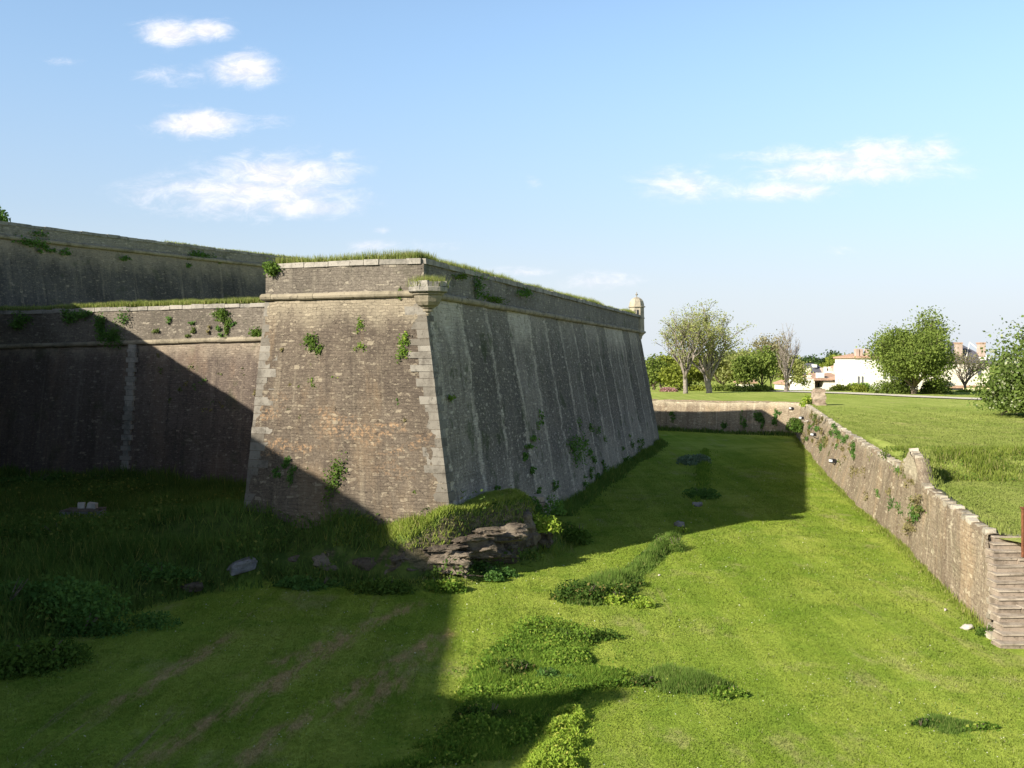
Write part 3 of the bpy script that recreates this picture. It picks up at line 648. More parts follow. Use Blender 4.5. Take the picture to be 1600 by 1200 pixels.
for (aa) in (R(-90), R(-112), R(-160)):
    wmb = MB(); cx_, cy_ = tb[0]+.655*math.cos(aa), tb[1]+.655*math.sin(aa); wmb.box((cx_, cy_, ZC+1.72), (.06, .16, .5), aa); wmb.build('window', M['dark'], tur)

# curtain wall to the left
cw = empty('curtain_wall', (-22, 62, 0), 'lower curtain wall left of the bastion, half in shadow, grass along its top', 'wall')
CL, CRt = (-36, 68.4), (-9.8, 57.2)
zcl, zcr = 8.75, 9.25
ruled('scarp', [(-36.5, 66.8, 0), (-9.8, 55.6, 0)], [(*CL, zcl), (*CRt, zcr)], M['curtain'], cw, .22, .2, .05, seed=21)
ruled('parapet', [(*CL, zcl), (*CRt, zcr)], [(*CL, 10.85), (*CRt, 11.0)], M['parapet'], cw, .2, .16, .05, 5, seed=22)
cordon('cordon', [(-36, 68.3, zcl), (-9.8, 57.08, zcr)], .15, M['cordon'], cw, 5)
coping('coping', [(-36, 68.4, 10.83), (-9.8, 57.2, 10.98)], None, .24, .6, M['coping'], cw, 7)
mb = MB(); rnd = random.Random(9); zz = 0; i = 0
while zz < 8.8:           # pale vertical chain of dressed stones in the shaded wall
    hh = rnd.uniform(.22, .34); L = (.75, .45)[i % 2]+rnd.uniform(-.1, .1); i += 1; k = (zz+hh/2)/9
    cx_, cy_ = -22.4+.0*k, (60.9+1.55*k)
    mb.box((cx_, cy_-.02, zz+hh/2), (L, .16, hh-.02), R(-23), 0, .008, rnd); zz += hh
mb.build('stone_chain', M['coping'], cw)
tp = resample([(-36, 69, 0), (-9.8, 57.8, 0)], .8); xs2 = np.linspace(0, 1, 24)
TX = tp[:, 0:1]+xs2*np.linspace(2, 14, len(tp))[:, None]*0; TY = tp[:, 1:2]+xs2*np.linspace(12, 62, len(tp))[:, None]
TZ = 11.06+(1-np.exp(-xs2*14))*np.linspace(.12, .42, len(tp))[:, None]+.04*fbm(TX, TY*.5, 2)
o = grid_mesh('turf_terrace', TX, TY, TZ, M['glacis']); o.parent = cw; o.matrix_parent_inverse = MPI(cw)

# upper rampart
up = empty('upper_rampart', (-30, 90, 11), 'high dark upper rampart rising behind the curtain wall, far left', 'rampart')
UL, UR = (-41, 68.6), (-18, 110.5)
ruled('scarp', [(-40.0, 68, 10.8), (-17.0, 110, 10.8)], [(*UL, 16.85), (*UR, 16.95)], M['upper'], up, .3, .25, .05, seed=31)
ruled('parapet', [(*UL, 16.85), (*UR, 16.95)], [(*UL, 17.75), (*UR, 17.8)], M['parapet_shade'], up, .25, .2, .05, 4, seed=32)
cordon('cordon', [(-40.92, 68.55, 16.85), (-17.9, 110.45, 16.95)], .16, M['cordon'], up, 8)
coping('coping', [(*UL, 17.75), (*UR, 17.8)], None, .24, .8, M['coping'], up, 9)
mesh('turf_fill', [(-41, 69, 17.7), (-18.4, 110.6, 17.7), (-50, 125, 18.3), (-75, 85, 18.3)], [[0, 1, 2, 3]], M['glacis'], up)

# neighbouring bastion outside the left edge; it throws the long foreground shadow
TP = [(-75, 82), (-38, 72), (-35.2, 66.5), (-33.0, 61.6), (-31.1, 56.5), (-29.8, 45.9), (-27.4, 35), (-25.2, 24.3), (-25.5, 18.6), (-25.3, 6.4), (-23.2, 6.4), (-21.3, 7.3), (-20.7, 7.2), (-21.9, 5.8), (-23.5, 2.6), (-24.4, -2), (-25, -12), (-75, -14)]
nb = empty('bastion', (-40, 30, 0), 'neighbouring stone bastion just beyond the left edge of the ditch', 'bastion')
TP = TP[::-1]
bz = [(x+(1.0 if x > -50 else 0), y-.2, 0) for x, y in TP]
ruled('scarp', [v3(p, 0) if False else (p[0], p[1], 0) for p in bz], [v3(p, 13.2) for p in TP], M['curtain'], nb, .8, .6, .03, fade=.1, seed=41)
ruled('parapet', [v3(p, 13.2) for p in TP], [v3(p, 14.8) for p in TP], M['parapet'], nb, .8, .4, .02, fade=.1, seed=42)
coping('coping', [v3(p, 14.8) for p in TP], None, .2, .5, M['coping'], nb, 11, over=.02)
mesh('turf_fill', [v3(p, 14.8) for p in TP], [list(range(len(TP)))], M['glacis'], nb)

# counterscarp walls
cs = empty('counterscarp_wall', (20, 70, 0), 'low beige rubble wall along the right side of the ditch, with a raised stump', 'wall')
ruled('wall_face', [(b_[0], b_[1], -.05) for b_, t in CS], [t for b_, t in CS], M['counter'], cs, .22, .15, .10, seed=51, fade=.2, topjit=.07)
def thick(name, T, dpt, drop, mat, parent, seed):
    """irregular top and back of a wall"""
    P = resample(T, .3); n = len(P); tg = np.gradient(P[:, :2], axis=0); nr = np.stack([tg[:, 1], -tg[:, 0]], -1); nr /= np.linalg.norm(nr, axis=1)[:, None]
    s_ = fbm(np.arange(n)*.4, np.zeros(n)+seed, seed)-.5
    rows = []
    for (o_, dz_) in ((.03, -.12), (.0, .05), (-.18, .08), (-dpt, .04), (-dpt-.05, -drop)):
        rows.append(np.stack([P[:, 0]+nr[:, 0]*(o_+.05*s_), P[:, 1]+nr[:, 1]*(o_+.05*s_), P[:, 2]+dz_+.16*s_], -1))
    G = np.stack(rows, 1); i = np.arange(n*5).reshape(n, 5); Fc = np.stack([i[:-1, :-1], i[:-1, 1:], i[1:, 1:], i[1:, :-1]], -1).reshape(-1, 4)
    U = np.broadcast_to(np.arange(n)[:, None]*.3, (n, 5)); Vv = np.broadcast_to(np.array([0, .2, .4, .8, 1.2]), (n, 5))
    return mesh(name, G.reshape(-1, 3), Fc, mat, parent, uv=np.stack([U, Vv], -1).reshape(-1, 2))
thick('wall_top', [t for b_, t in CS][::-1], .55, .5, M['counter'], cs, 5)
mb = MB(); rnd = random.Random(77); T_ = resample([t for b_, t in CS], .05); i = 4
while i < len(T_)-8:
    L = rnd.uniform(.22, .62); p = T_[i]; q = T_[min(len(T_)-1, i+int(L/.05))]; an = math.atan2(q[1]-p[1], q[0]-p[0])
    if abs(q[2]-p[2]) < .25 and rnd.random() < .86:
        mb.box(((p[0]+q[0])/2+.16+rnd.uniform(-.04, .04), (p[1]+q[1])/2, (p[2]+q[2])/2+.02+rnd.uniform(-.04, .05)), (L*.94, rnd.uniform(.3, .42), rnd.uniform(.12, .24)), an+rnd.uniform(-.08, .08), .12, .03, rnd)
    i += max(3, int(L/.05))
mb.build('coping', M['counter_stone'], cs)
fw = empty('far_wall', (10, 124, 0), 'low rubble wall closing the far end of the ditch, mostly in shadow', 'wall')
ruled('wall_face', [(b_[0], b_[1], -.05) for b_, t in FW], [t for b_, t in FW], M['counter'], fw, .4, .2, .09, seed=61, fade=.2, topjit=.05)
thick('wall_top', [t for b_, t in FW][::-1], .5, .5, M['counter'], fw, 8)
pr = MB(); rnd = random.Random(12)
for k, (zz, s) in enumerate(((3.45, 1.25), (3.82, 1.2), (4.2, 1.22), (4.55, 1.12), (4.9, 1.05))): pr.box((30.9+rnd.uniform(-.05, .05), 106.5, zz), (s, 1.2, .40), rnd.uniform(-.1, .1), .05, .05, rnd)
tag(pr.build('stone_pier', M['step']), 'short square stone pier where the side wall meets the far wall', 'pier')

# steps down into the ditch
stp = empty('stone_steps', (15, 31, 0), 'worn flight of stone steps at the right edge, cut beside the wall end', 'steps')
N = 14; mb = MB(); rnd = random.Random(14)
for i in range(N):
    k = i/(N-1); y = 29.15+k*4.35; zt = .17+k*(2.40-.17); x0 = 13.55+k*1.72-.05+rnd.uniform(-.05, .05); x = x0; tb_ = MB()
    while x < x0+3.6:
        L = rnd.uniform(.7, 1.5); yy = y+rnd.uniform(-.02, .02)
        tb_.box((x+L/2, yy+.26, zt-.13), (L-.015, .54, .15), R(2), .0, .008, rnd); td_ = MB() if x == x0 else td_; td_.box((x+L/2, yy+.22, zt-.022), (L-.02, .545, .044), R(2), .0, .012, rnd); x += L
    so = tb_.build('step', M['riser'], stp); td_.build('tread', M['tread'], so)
mb = MB(); mb.add([(13.6, 29.3, -.1), (17.4, 29.3, -.1), (19.2, 34.2, -.1), (15.25, 34.2, -.1), (13.6, 29.35, .02), (17.4, 29.35, .02), (19.2, 34.1, 2.2), (15.3, 34.1, 2.2)],
   [[0, 3, 2, 1], [4, 5, 6, 7], [0, 1, 5, 4], [1, 2, 6, 5], [2, 3, 7, 6], [3, 0, 4, 7]]); mb.build('core', M['step'], stp)
mb = MB(); rnd = random.Random(5)           # ragged end of the wall beside the steps
for i in range(26):
    k = rnd.random(); z = rnd.uniform(0, .12+2.0*k)
    mb.box((13.75+k*1.55+rnd.uniform(-.1, .04), 30.2+k*3.1, z), (.24, .34, .16), rnd.uniform(-.2, .2), .1, .03, rnd)
mb.box((15.55, 33.95, 2.10), (.7, .5, .5), 0, .05, .03, rnd); mb.box((15.40, 33.4, 1.75), (.4, .6, .6), .2, .05, .03, rnd)
mb.build('side_stones', M['counter_stone'], stp)
mb = MB(); x, y, z = px(1598, 845, 32.6); mb.tube([(x, y, z-.5), (x, y, z+1.0)], .045, 8); mb.box((x, y, z+1.02), (.12, .12, .05))
tag(mb.build('rusty_post', M['rust']), 'rusty orange iron post beside the top of the stone steps', 'post')

# ------------------------------------------------------------------ foliage builders
rng = np.random.default_rng(7)
def blades(P, h, w, lean=.35, rg=rng):
    n = len(P); a = rg.uniform(0, 2*np.pi, n); h = np.broadcast_to(h, n); w = np.broadcast_to(w, n)
    t = np.stack([np.cos(a), np.sin(a), np.zeros(n)], -1)*(w*.5)[:, None]
    b = rg.uniform(0, 2*np.pi, n); l = h*lean*rg.uniform(.2, 1.3, n)
    tip = np.stack([np.cos(b)*l, np.sin(b)*l, h*rg.uniform(.6, 1.15, n)], -1)
    V = np.stack([P-t, P+t, P+tip], 1).reshape(-1, 3); Fc = np.arange(3*n).reshape(n, 3)
    return V, Fc
def leaves(P, s, rg=rng, up=0.3, asp=.6, Nrm=None):
    n = len(P); s = np.broadcast_to(s, n)*rg.uniform(.45, 1.5, n)
    N_ = rg.normal(size=(n, 3))
    if Nrm is not None: N_ = N_*.8+Nrm
    N_[:, 2] += up; N_ /= np.linalg.norm(N_, axis=1)[:, None]
    A = np.cross(N_, rg.normal(size=(n, 3))); A /= np.linalg.norm(A, axis=1)[:, None]; B = np.cross(N_, A)
    A = A*s[:, None]; B = B*(s*asp)[:, None]
    V = np.stack([P-A*.5, P+B*.5-A*.05, P+A*.5, P-B*.5-A*.05], 1).reshape(-1, 3)
    return V, np.arange(4*n).reshape(n, 4)
def veg(name, P, mat, h=None, w=None, leaf=None, parent=None, lean=.35, up=.3, asp=.6, tintf=None):
    if leaf is not None: V, Fc = leaves(P, leaf, up=up, asp=asp)
    else: V, Fc = blades(P, h, w, lean)
    t = rng.random(len(P)) if tintf is None else tintf
    return mesh(name, V, Fc, mat, parent, tint=t)
def polypts(pxs, n, ground=zf, flat=True, en=.75):
    Q = [fl(*p) for p in pxs] if flat else pxs
    xs_ = [q[0] for q in Q]; ys_ = [q[1] for q in Q]; out = np.zeros((0, 2))
    while len(out) < n*1.25:
        p = np.stack([rng.uniform(min(xs_), max(xs_), n*2), rng.uniform(min(ys_), max(ys_), n*2)], -1)
        out = np.concatenate([out, p[inside(p[:, 0], p[:, 1], Q)]])
    e0 = dist_poly(out[:, 0], out[:, 1], Q, True); out = out[e0 > en*fbm(out[:, 0]*1.6, out[:, 1]*1.6, 71)*(1 if len(pxs) > 4 else .3)]; out = out[:n]; out = out+rng.normal(size=out.shape)*.5*en*(rng.random((len(out), 1)) < .3); e = dist_poly(out[:, 0], out[:, 1], Q, True)
    return np.column_stack([out, ground(out[:, 0], out[:, 1])]), e

# mown turf blades
def lawn(name, n, y0, y1, xf, dens, mat, hk, ground, mask=None):
    y = y0*(y1/y0)**rng.random(n); lo, hi = xf(y); x = lo+(hi-lo)*rng.random(n)
    k = rng.random(len(x)) < 1-sstep(y, y0+.45*(y1-y0), y1); x = x[k]; y = y[k]
    if mask is not None:
        k = mask(x, y); x = x[k]; y = y[k]
    s = np.sqrt(y/25); h = hk*s*(.5+fbm(x*.8, y*.8, 4)); w_ = .018*s*1.35
    P = np.column_stack([x, y, ground(x, y)-.005])
    tag(veg(name, P, mat, h, w_, lean=.8), kind='stuff')
lawn('mown_grass', 760000, 18, 95, lambda y: (np.maximum(-.52*y-1, -17+0*y), 13.6+.2*(np.maximum(y, 30)-30)), None, M['ditch_b'], .042, zf, lambda x, y: ~inside(x, y, BANK) | (dist_poly(x, y, BD) < .3))
lawn('lawn_grass', 260000, 33.5, 110, lambda y: (15.6+.2*(y-33.5), .52*y+4), None, M['glacis_b'], .04, zg)

fx_ = 20*(70/20)**rng.random(3600); fy_ = rng.uniform(-.5, .5, 3600)*fx_; k = (fbm(fy_*.5, fx_*.5, 91) > .5) & ~inside(fy_, fx_, BANK) & (fy_ < 13+.2*(fx_-30)); fx_, fy_ = fx_[k], fy_[k]
V, Fc = leaves(np.column_stack([fy_, fx_, zf(fy_, fx_)+.05]), (.022+.0003*fx_), up=2, asp=.9)
tag(mesh('daisies', V, Fc, M['daisy'], tint=rng.random(len(fx_))), kind='stuff')
# rough growth on the bank at the foot of the bastion
def bankmask(x, y):
    return inside(x, y, BANK) & ~((y > 42.4+.0*x) & (x > -10.2) & (x < 20)) 
n = 260000; y = rng.uniform(18, 66, n); x = rng.uniform(-36, 4, n); k = inside(x, y, BANK) & (x > -.56*y-2); x = x[k]; y = y[k]; d = dist_poly(x, y, BD)
dens = .35+.65*sstep(fbm(x*.35, y*.35, 77), .3, .6); k = rng.random(len(x)) < dens; x, y, d = x[k], y[k], d[k]
cliff = (x > -8.5) & (x < 2) & (y < 43) & (d < 1.45) & (d > .95); k = ~cliff | (rng.random(len(x)) < .12); x, y, d = x[k], y[k], d[k]
hh = (.12+.33*fbm(x*.5, y*.5, 12)+.22*sstep(fbm(x*.22, y*.22, 15), .45, .7))*(.65+.35*sstep(d, 0, 1.2))
mound = np.exp(-((x+1.2)**2/8+(y-39.8)**2/8)); hh = hh*(1-.45*mound)
P = np.column_stack([x, y, zf(x, y)-.02]); lit = x > -4.6  # grass left of this line takes the darker, shaded colour
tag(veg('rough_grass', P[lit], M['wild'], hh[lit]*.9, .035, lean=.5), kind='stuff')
tag(veg('bank_grass', P[~lit], M['wild_shaded'], hh[~lit]*1.25, .045, lean=.55), kind='stuff')
mp = np.column_stack([rng.uniform(-6.5, 2.2, 60000), rng.uniform(36.8, 43.5, 60000)]); mz = zf(mp[:, 0], mp[:, 1]); k = inside(mp[:, 0], mp[:, 1], BANK) & (mz > 1.05+.5*fbm(mp[:, 0]*1.5, mp[:, 1]*1.5, 9)); mp = mp[k]; mz = mz[k]
tag(veg('mound_grass', np.column_stack([mp, mz-.02]), M['mound'], .10+.18*fbm(mp[:, 0]*.9, mp[:, 1]*.9, 14), .032, lean=.6), kind='stuff')
n = 120000; y = rng.uniform(20, 62, n); x = rng.uniform(-34, 3, n); k = inside(x, y, BANK) & (x > -.56*y-2); x = x[k]; y = y[k]; d = dist_poly(x, y, BD)
c = fbm(x*.45, y*.45, 33); k = ((c > .52-.10*sstep(2.0-d, 0, 1.5)) | ((d < 1.9) & (x < -9)) | ((d < 1.1) & (x > -12) & (x < 2.5))) & ((x < -5) | (d < 1.1) | ((rng.random(len(x)) < .15) & (d > 1.6))); x, y, c, d = x[k], y[k], c[k], d[k]
zz = zf(x, y)+rng.random(len(x))**.7*(c-.38)*2.2*np.where((x > -9) & (d < 1.0), .8, 1)
tag(veg('ground_cover', np.column_stack([x, y, zz]), M['wild_shaded'], leaf=.13), kind='stuff')

# ------------------------------------------------------------------ weeds in the ditch
def cluster(c, r, n, seed, lumps=5):
    rg = np.random.default_rng(seed); out = []
    for i in range(lumps):
        o_ = rg.normal(size=3)*.42*np.array([1, 1, .25]); k = rg.uniform(.45, .75); m = int(n/lumps)
        p = rg.normal(size=(m, 3)); p /= np.linalg.norm(p, axis=1)[:, None]; p *= (rg.random(m)**.45)[:, None]
        p[:, 2] = np.abs(p[:, 2]); out.append(np.array(c)+(p*k+o_*np.array([1, 1, .3]))*np.array(r))
    return np.concatenate(out)
def bush(name, c, r, n, leaf, mat, label, cat='bush', group=None, seed=1, stems=True, asp=.6):
    e = empty(name, c, label, cat, group)
    P = cluster(c, r, n, seed)
    veg('foliage', P, mat, leaf=leaf, parent=e, asp=asp)
    if stems:
        mb = MB(); rnd = random.Random(seed)
        for i in range(5):
            a_ = rnd.uniform(0, 6.28); mb.tube([(c[0], c[1], c[2]-.05), (c[0]+math.cos(a_)*r[0]*.3, c[1]+math.sin(a_)*r[1]*.3, c[2]+r[2]*.6)], [.02+.01*r[2], .008], 4)
        mb.build('stems', M['bark'], e)
    return e
def gz(u, v, dz_=0): x, y = fl(u, v); return (x, y, float(zf(x, y))+dz_)
def patch(name, poly, n, hfun, w_, mat, lean=.4):
    P, e = polypts(poly, n, en=.85 if name != 'tall_grass' else .3); hh = hfun(P, e)*(.22+.78*sstep(e+.35*(fbm(P[:, 0]*2, P[:, 1]*2, 55)-.5), 0, .9)); P[:, 2] -= .02
    return tag(veg(name, P, mat, hh, w_, lean=lean), kind='stuff')
stripP = [(880, 945), (888, 915), (965, 895), (1012, 852), (1040, 832), (1068, 836), (1055, 860), (1008, 905), (985, 938), (935, 950)]
patch('tall_grass', stripP, 15000, lambda P, e: .25+.45*fbm(P[:, 0]*.8, P[:, 1]*.8, 3), .05, M['bluegrass'])
bush('bramble_bush', gz(915, 940), (1.15, .95, .95), 3400, .10, M['bramble'], 'dark bramble bush at the near end of the weed strip in the ditch', seed=2)
bush('weed_clump', gz(968, 942), (.75, .6, .62), 1900, .10, M['limeweed'], 'yellow-flowered weed clump at the near end of the ditch strip', 'weed', seed=3)
bush('bramble_bush', gz(962, 918), (.9, .9, .55), 2200, .09, M['bramble'], 'low bramble in the middle of the sunlit weed strip', seed=4)
bush('round_bush', gz(1030, 858), (.62, .62, .85), 2300, .08, M['bluegrass'], 'rounded green bush, left of two at the far end of the sunlit strip', seed=5, asp=.3)
bush('round_bush', gz(1055, 860), (.70, .7, .95), 2600, .08, M['bluegrass'], 'rounded green bush, right of two at the far end of the sunlit strip', seed=6, asp=.3)
bush('weed_clump', gz(1010, 872), (.5, .5, .5), 900, .10, M['bramble'], 'small brownish weed clump left of the two rounded bushes', 'weed', seed=7)
bush('weed_clump', gz(1068, 832), (.3, .3, .5), 260, .10, M['limeweed'], 'small yellow weed just behind the two rounded bushes', 'weed', seed=17)
strip2 = [(1062, 812), (1078, 770), (1080, 735), (1092, 700), (1112, 700), (1118, 735), (1112, 768), (1085, 812)]
patch('shaded_weeds', strip2, 9000, lambda P, e: .12+.45*fbm(P[:, 0]*.6, P[:, 1]*.6, 5), .09, M['weed'])
bush('grey_bush', gz(1094, 722), (1.5, 2.6, 1.0), 3000, .17, M['thistle'], 'pale grey-green bush in the shaded far part of the ditch', seed=8)
bush('dark_bush', gz(1095, 775), (1.1, 1.6, .8), 1800, .14, M['ivy_dark'], 'dark low bush in the shaded middle strip of the ditch', seed=9)
pA = [(690, 1135), (702, 1080), (745, 1020), (790, 985), (840, 972), (935, 984), (958, 998), (930, 1022), (955, 1042), (1000, 1050), (1010, 1078), (930, 1092), (880, 1130), (820, 1200), (600, 1215), (560, 1205), (640, 1165)]
patch('weed_patch', pA, 52000, lambda P, e: .08+.24*fbm(P[:, 0]*.9, P[:, 1]*.9, 6), .030, M['weed'], .8)
P, e = polypts(pA, 46000); c_ = fbm(P[:, 0]*.8, P[:, 1]*.8, 44); k = c_ > .42; P = P[k]; e = e[k]; P[:, 2] += rng.random(len(P))*(c_[k]-.25)*.75*sstep(e, 0, .5)
tag(veg('leafy_ground_cover', P, M['weed'], leaf=.075), kind='stuff')
pB = [(985, 1050), (1040, 1040), (1100, 1050), (1165, 1072), (1160, 1085), (1085, 1095), (1010, 1085)]
patch('blue_green_grass', pB, 15000, lambda P, e: .22+.22*fbm(P[:, 0], P[:, 1], 7), .03, M['bluegrass'])
pC = [(860, 1112), (925, 1108), (932, 1150), (918, 1215), (800, 1225), (830, 1160)]
P, e = polypts(pC, 17000, en=.15); P[:, 2] += rng.random(len(P))*(.05+.22*sstep(fbm(P[:, 0]*1.8, P[:, 1]*1.8, 12), .35, .65))*sstep(e, 0, .4)
tag(veg('lime_leaf_patch', P, M['limeweed'], leaf=.085, asp=.4), kind='stuff')
pD = [(1400, 1122), (1450, 1112), (1545, 1130), (1560, 1150), (1500, 1158), (1440, 1145)]
patch('grass_tuft_patch', pD, 9000, lambda P, e: .10+.16*fbm(P[:, 0], P[:, 1], 8), .028, M['bluegrass'])
for i, (u, v, r, n_, s, m_, l_) in enumerate([(815, 1055, (.6, .45, .5), 2000, .06, 'bramble', 'dark bramble in the middle of the foreground weed patch'),
    (858, 1062, (.5, .4, .42), 1500, .06, 'ivy_dark', 'dark green bush right beside the bramble in the foreground weed patch'),
    (765, 1122, (.65, .4, .5), 2000, .06, 'bramble', 'dark bramble at the shadow edge of the foreground weed patch'),
    (900, 1000, (1.1, .45, .42), 3000, .06, 'ivy', 'low spreading bush at the back right of the foreground weed patch'),
    (845, 985, (.5, .3, .55), 900, .06, 'limeweed', 'thin yellow-green weed sticking up behind the foreground weed patch'),
    (1010, 1070, (.55, .35, .38), 1500, .055, 'bramble', 'dark bramble where the weed patch narrows into its tail'),
    (1145, 1085, (.45, .3, .3), 900, .06, 'weed', 'leafy weed at the right tip of the patch tail'),
    (1440, 1135, (.45, .3, .22), 900, .05, 'bramble', 'small dark weed in the patch at bottom right'),
    (1532, 1142, (.4, .25, .20), 800, .05, 'weed', 'small green weed at the right end of the bottom right patch')]):
    bush('weed_bush', gz(u, v), r, n_, s*1.3, M[m_], l_, seed=20+i)
# bushes at the rocks and on the bank
def gb(u, D, dz_=0): x = (u-800)/F*D; return (x, D, float(zf(x, D))+dz_)
for i, (u, D, r, n_, s, m_, l_) in enumerate([(832, 42.6, (.85, .6, 1.05), 2300, .12, 'limeweed', 'bright lime green bush at the right foot of the rocky outcrop'),
    (905, 46.5, (1.2, 1.1, 1.15), 2600, .12, 'ivy', 'green bush at the right end of the bank, beside the long grey face'),
    (690, 36.6, (1.0, .6, .75), 2000, .11, 'weed', 'green bush growing below the rocky outcrop'),
    (600, 36.4, (1.3, .6, .7), 2200, .11, 'ivy', 'low bush below the middle of the rock ledge'),
    (500, 37.0, (1.2, .6, .6), 2000, .11, 'ivy_dark', 'dark bush below the left part of the rock ledge'),
    (760, 38.6, (.8, .5, .6), 1500, .11, 'ivy_dark', 'dark bush against the outcrop between rocks'),
    (838, 44.6, (.7, .7, 1.2), 1700, .12, 'ivy_dark', 'dark ivy mass beside the squared masonry stump'),
    (60, 27.5, (2.0, 1.4, 1.1), 5200, .11, 'ivy', 'yellow-green bush nearest the lower left corner'),
    (10, 31, (2.0, 1.6, 1.3), 4200, .12, 'ivy_dark', 'dark bush at the left edge of the bank'),
    (130, 31, (1.6, 1.3, .8), 3200, .11, 'ivy_dark', 'dark low bush between the left bank and the mown grass'),
    (250, 36, (1.7, 1.2, .7), 3000, .11, 'ivy_dark', 'dark bush on the shaded bank left of the grey boulder'),
    (90, 40, (1.8, 1.6, .7), 2600, .13, 'wild_shaded', 'bushy clump on the left bank in front of the stone slab'),
    (60, 60, (2.4, 1.2, 1.3), 2600, .16, 'ivy_dark', 'dark bush at the foot of the curtain wall, far left'),
    (150, 60, (2.0, 1.2, 1.0), 2200, .16, 'wild_shaded', 'low bush at the foot of the curtain wall near its pale stone chain')]):
    bush('bush', gb(u, D), r, n_, s, M[m_], l_, seed=50+i)
# growth along wall feet
def foot(name, pts, n, spread, h, w_, mat, side=1, ground=zf):
    P = resample([(a_[0], a_[1]) for a_ in pts], .1); i = rng.integers(0, len(P)-1, n); t = P[i+1]-P[i]; t /= np.linalg.norm(t, axis=1)[:, None]
    o_ = np.abs(rng.normal(size=n))*spread*side*(.4+1.2*fbm(i*.03, i*0, 5)); q = P[i]+np.stack([t[:, 1], -t[:, 0]], -1)*o_[:, None]
    Q = np.column_stack([q, ground(q[:, 0], q[:, 1])-.02])
    tag(veg(name, Q, mat, h*(.3+1.4*fbm(i*.05, i*0, 9))*np.exp(-np.abs(o_)/spread*.5), w_), kind='stuff')
foot('wall_foot_grass', [(2.2, 54), (14.2, 100.6)], 13000, .35, .65, .07, M['wild_shaded'])
foot('wall_foot_grass', [b_ for b_, t in CS], 9000, .25, .24, .04, M['wild'], -1)
foot('wall_foot_grass', [b_ for b_, t in FW], 5000, .5, .6, .14, M['wild_shaded'], -1)
foot('wall_foot_grass', [(-36, 66.4), (-9.8, 55.2)], 9000, .5, .9, .09, M['wild_shaded'])

# grass along the wall tops
def topgrass(name, pts, n, depth, h, w_, mat, zoff, side=-1, inset=.28):
    P = resample(pts, .1); i = rng.integers(0, len(P)-1, n); t = P[i+1]-P[i]; t /= np.linalg.norm(t[:, :2], axis=1)[:, None]
    o_ = (inset+rng.random(n)**1.4*depth)*side; q = P[i].copy(); q[:, 0] += t[:, 1]*o_; q[:, 1] -= t[:, 0]*o_; q[:, 2] += zoff
    hh = h*(.45+.9*fbm(i*.028, np.abs(o_)*.8, 31))*(.75+.5*fbm(i*.3, o_*2, 5))
    tag(veg(name, q, mat, hh, w_, lean=.3), kind='stuff')
topgrass('rampart_grass', [(-10, 52, ZT), (-9.9, 43.3, ZT), (-6.8, 41.9, ZT), (-3.4, 40.85, ZT), (4, 68, ZT), (11.4, 95.3, ZT+.05)], 70000, 1.5, .50, .03, M['topgrass'], .08)
topgrass('terrace_grass', [(-36, 68.4, 10.95), (-9.8, 57.2, 11.1)], 30000, 3.0, .42, .045, M['topgrass'], .1)
topgrass('terrace_grass', [(-40, 69.2, 11.2), (-17.2, 109, 11.6)], 8000, 1.5, .7, .07, M['topgrass'], .1, side=1, inset=0)
topgrass('rampart_grass', [(-29, 90, 17.75), (-18, 110.5, 17.85)], 7000, 3.5, .38, .07, M['topgrass'], .12)
topgrass('wall_top_grass', [t for b_, t in CS], 9000, .5, .16, .03, M['glacis_b'], .02, side=1, inset=.35)
P = np.array([oc[0], oc[1], ZC+.22])+np.column_stack([rng.normal(size=(1400, 2))*.28, np.zeros(1400)])
e_ = veg('grass_tuft', P, M['topgrass'], .45, .022, lean=.5); tag(e_, 'tuft of grass growing in the lost turret base on the near corner', 'grass tuft')

# plants growing from the walls: position from the surface they root in
def onplane(u, v, p0, n_):
    d = np.array([(u-800)/F, 1.0, (HZ-v)/F]); o_ = np.array([0, 0, H]); n_ = np.array(n_, float)
    return o_+d*((np.array(p0)-o_)@n_)/(d@n_)
def face_plane(b0, b1, t0):
    a_ = np.array(b1, float)-np.array(b0, float); b_ = np.array(t0, float)-np.array(b0, float); n_ = np.cross(a_, b_); return (np.array(b0, float), n_/np.linalg.norm(n_))
PL = {'left': face_plane((*A_b, 0), (*C_b, 0), (*A_t, ZC)), 'right': face_plane((*C_b, 0), (*B_b, 0), (*C_t, ZC)), 'curtain': face_plane((-36.5, 66.8, 0), (-9.8, 55.6, 0), (*CL, zcl)),
      'cparapet': face_plane((*CL, zcl), (*CRt, zcr), (*CL, 10.8)), 'lpar': face_plane((*A_t, ZC), (*C_t, ZC), (*A_t, ZT)), 'rpar': face_plane((*C_t, ZC), (*B_t, ZC), (*C_t, ZT)),
      'upper': face_plane((-40, 68, 10.8), (-17, 110, 10.8), (*UL, 16.85)), 'counter': face_plane((16.05, 41.6, 0), (27.6, 101, 0), (16.65, 42.6, 2.76)), 'far': face_plane((29.8, 111, 0), (16, 120, 0), (30.7, 112, 3.4))}
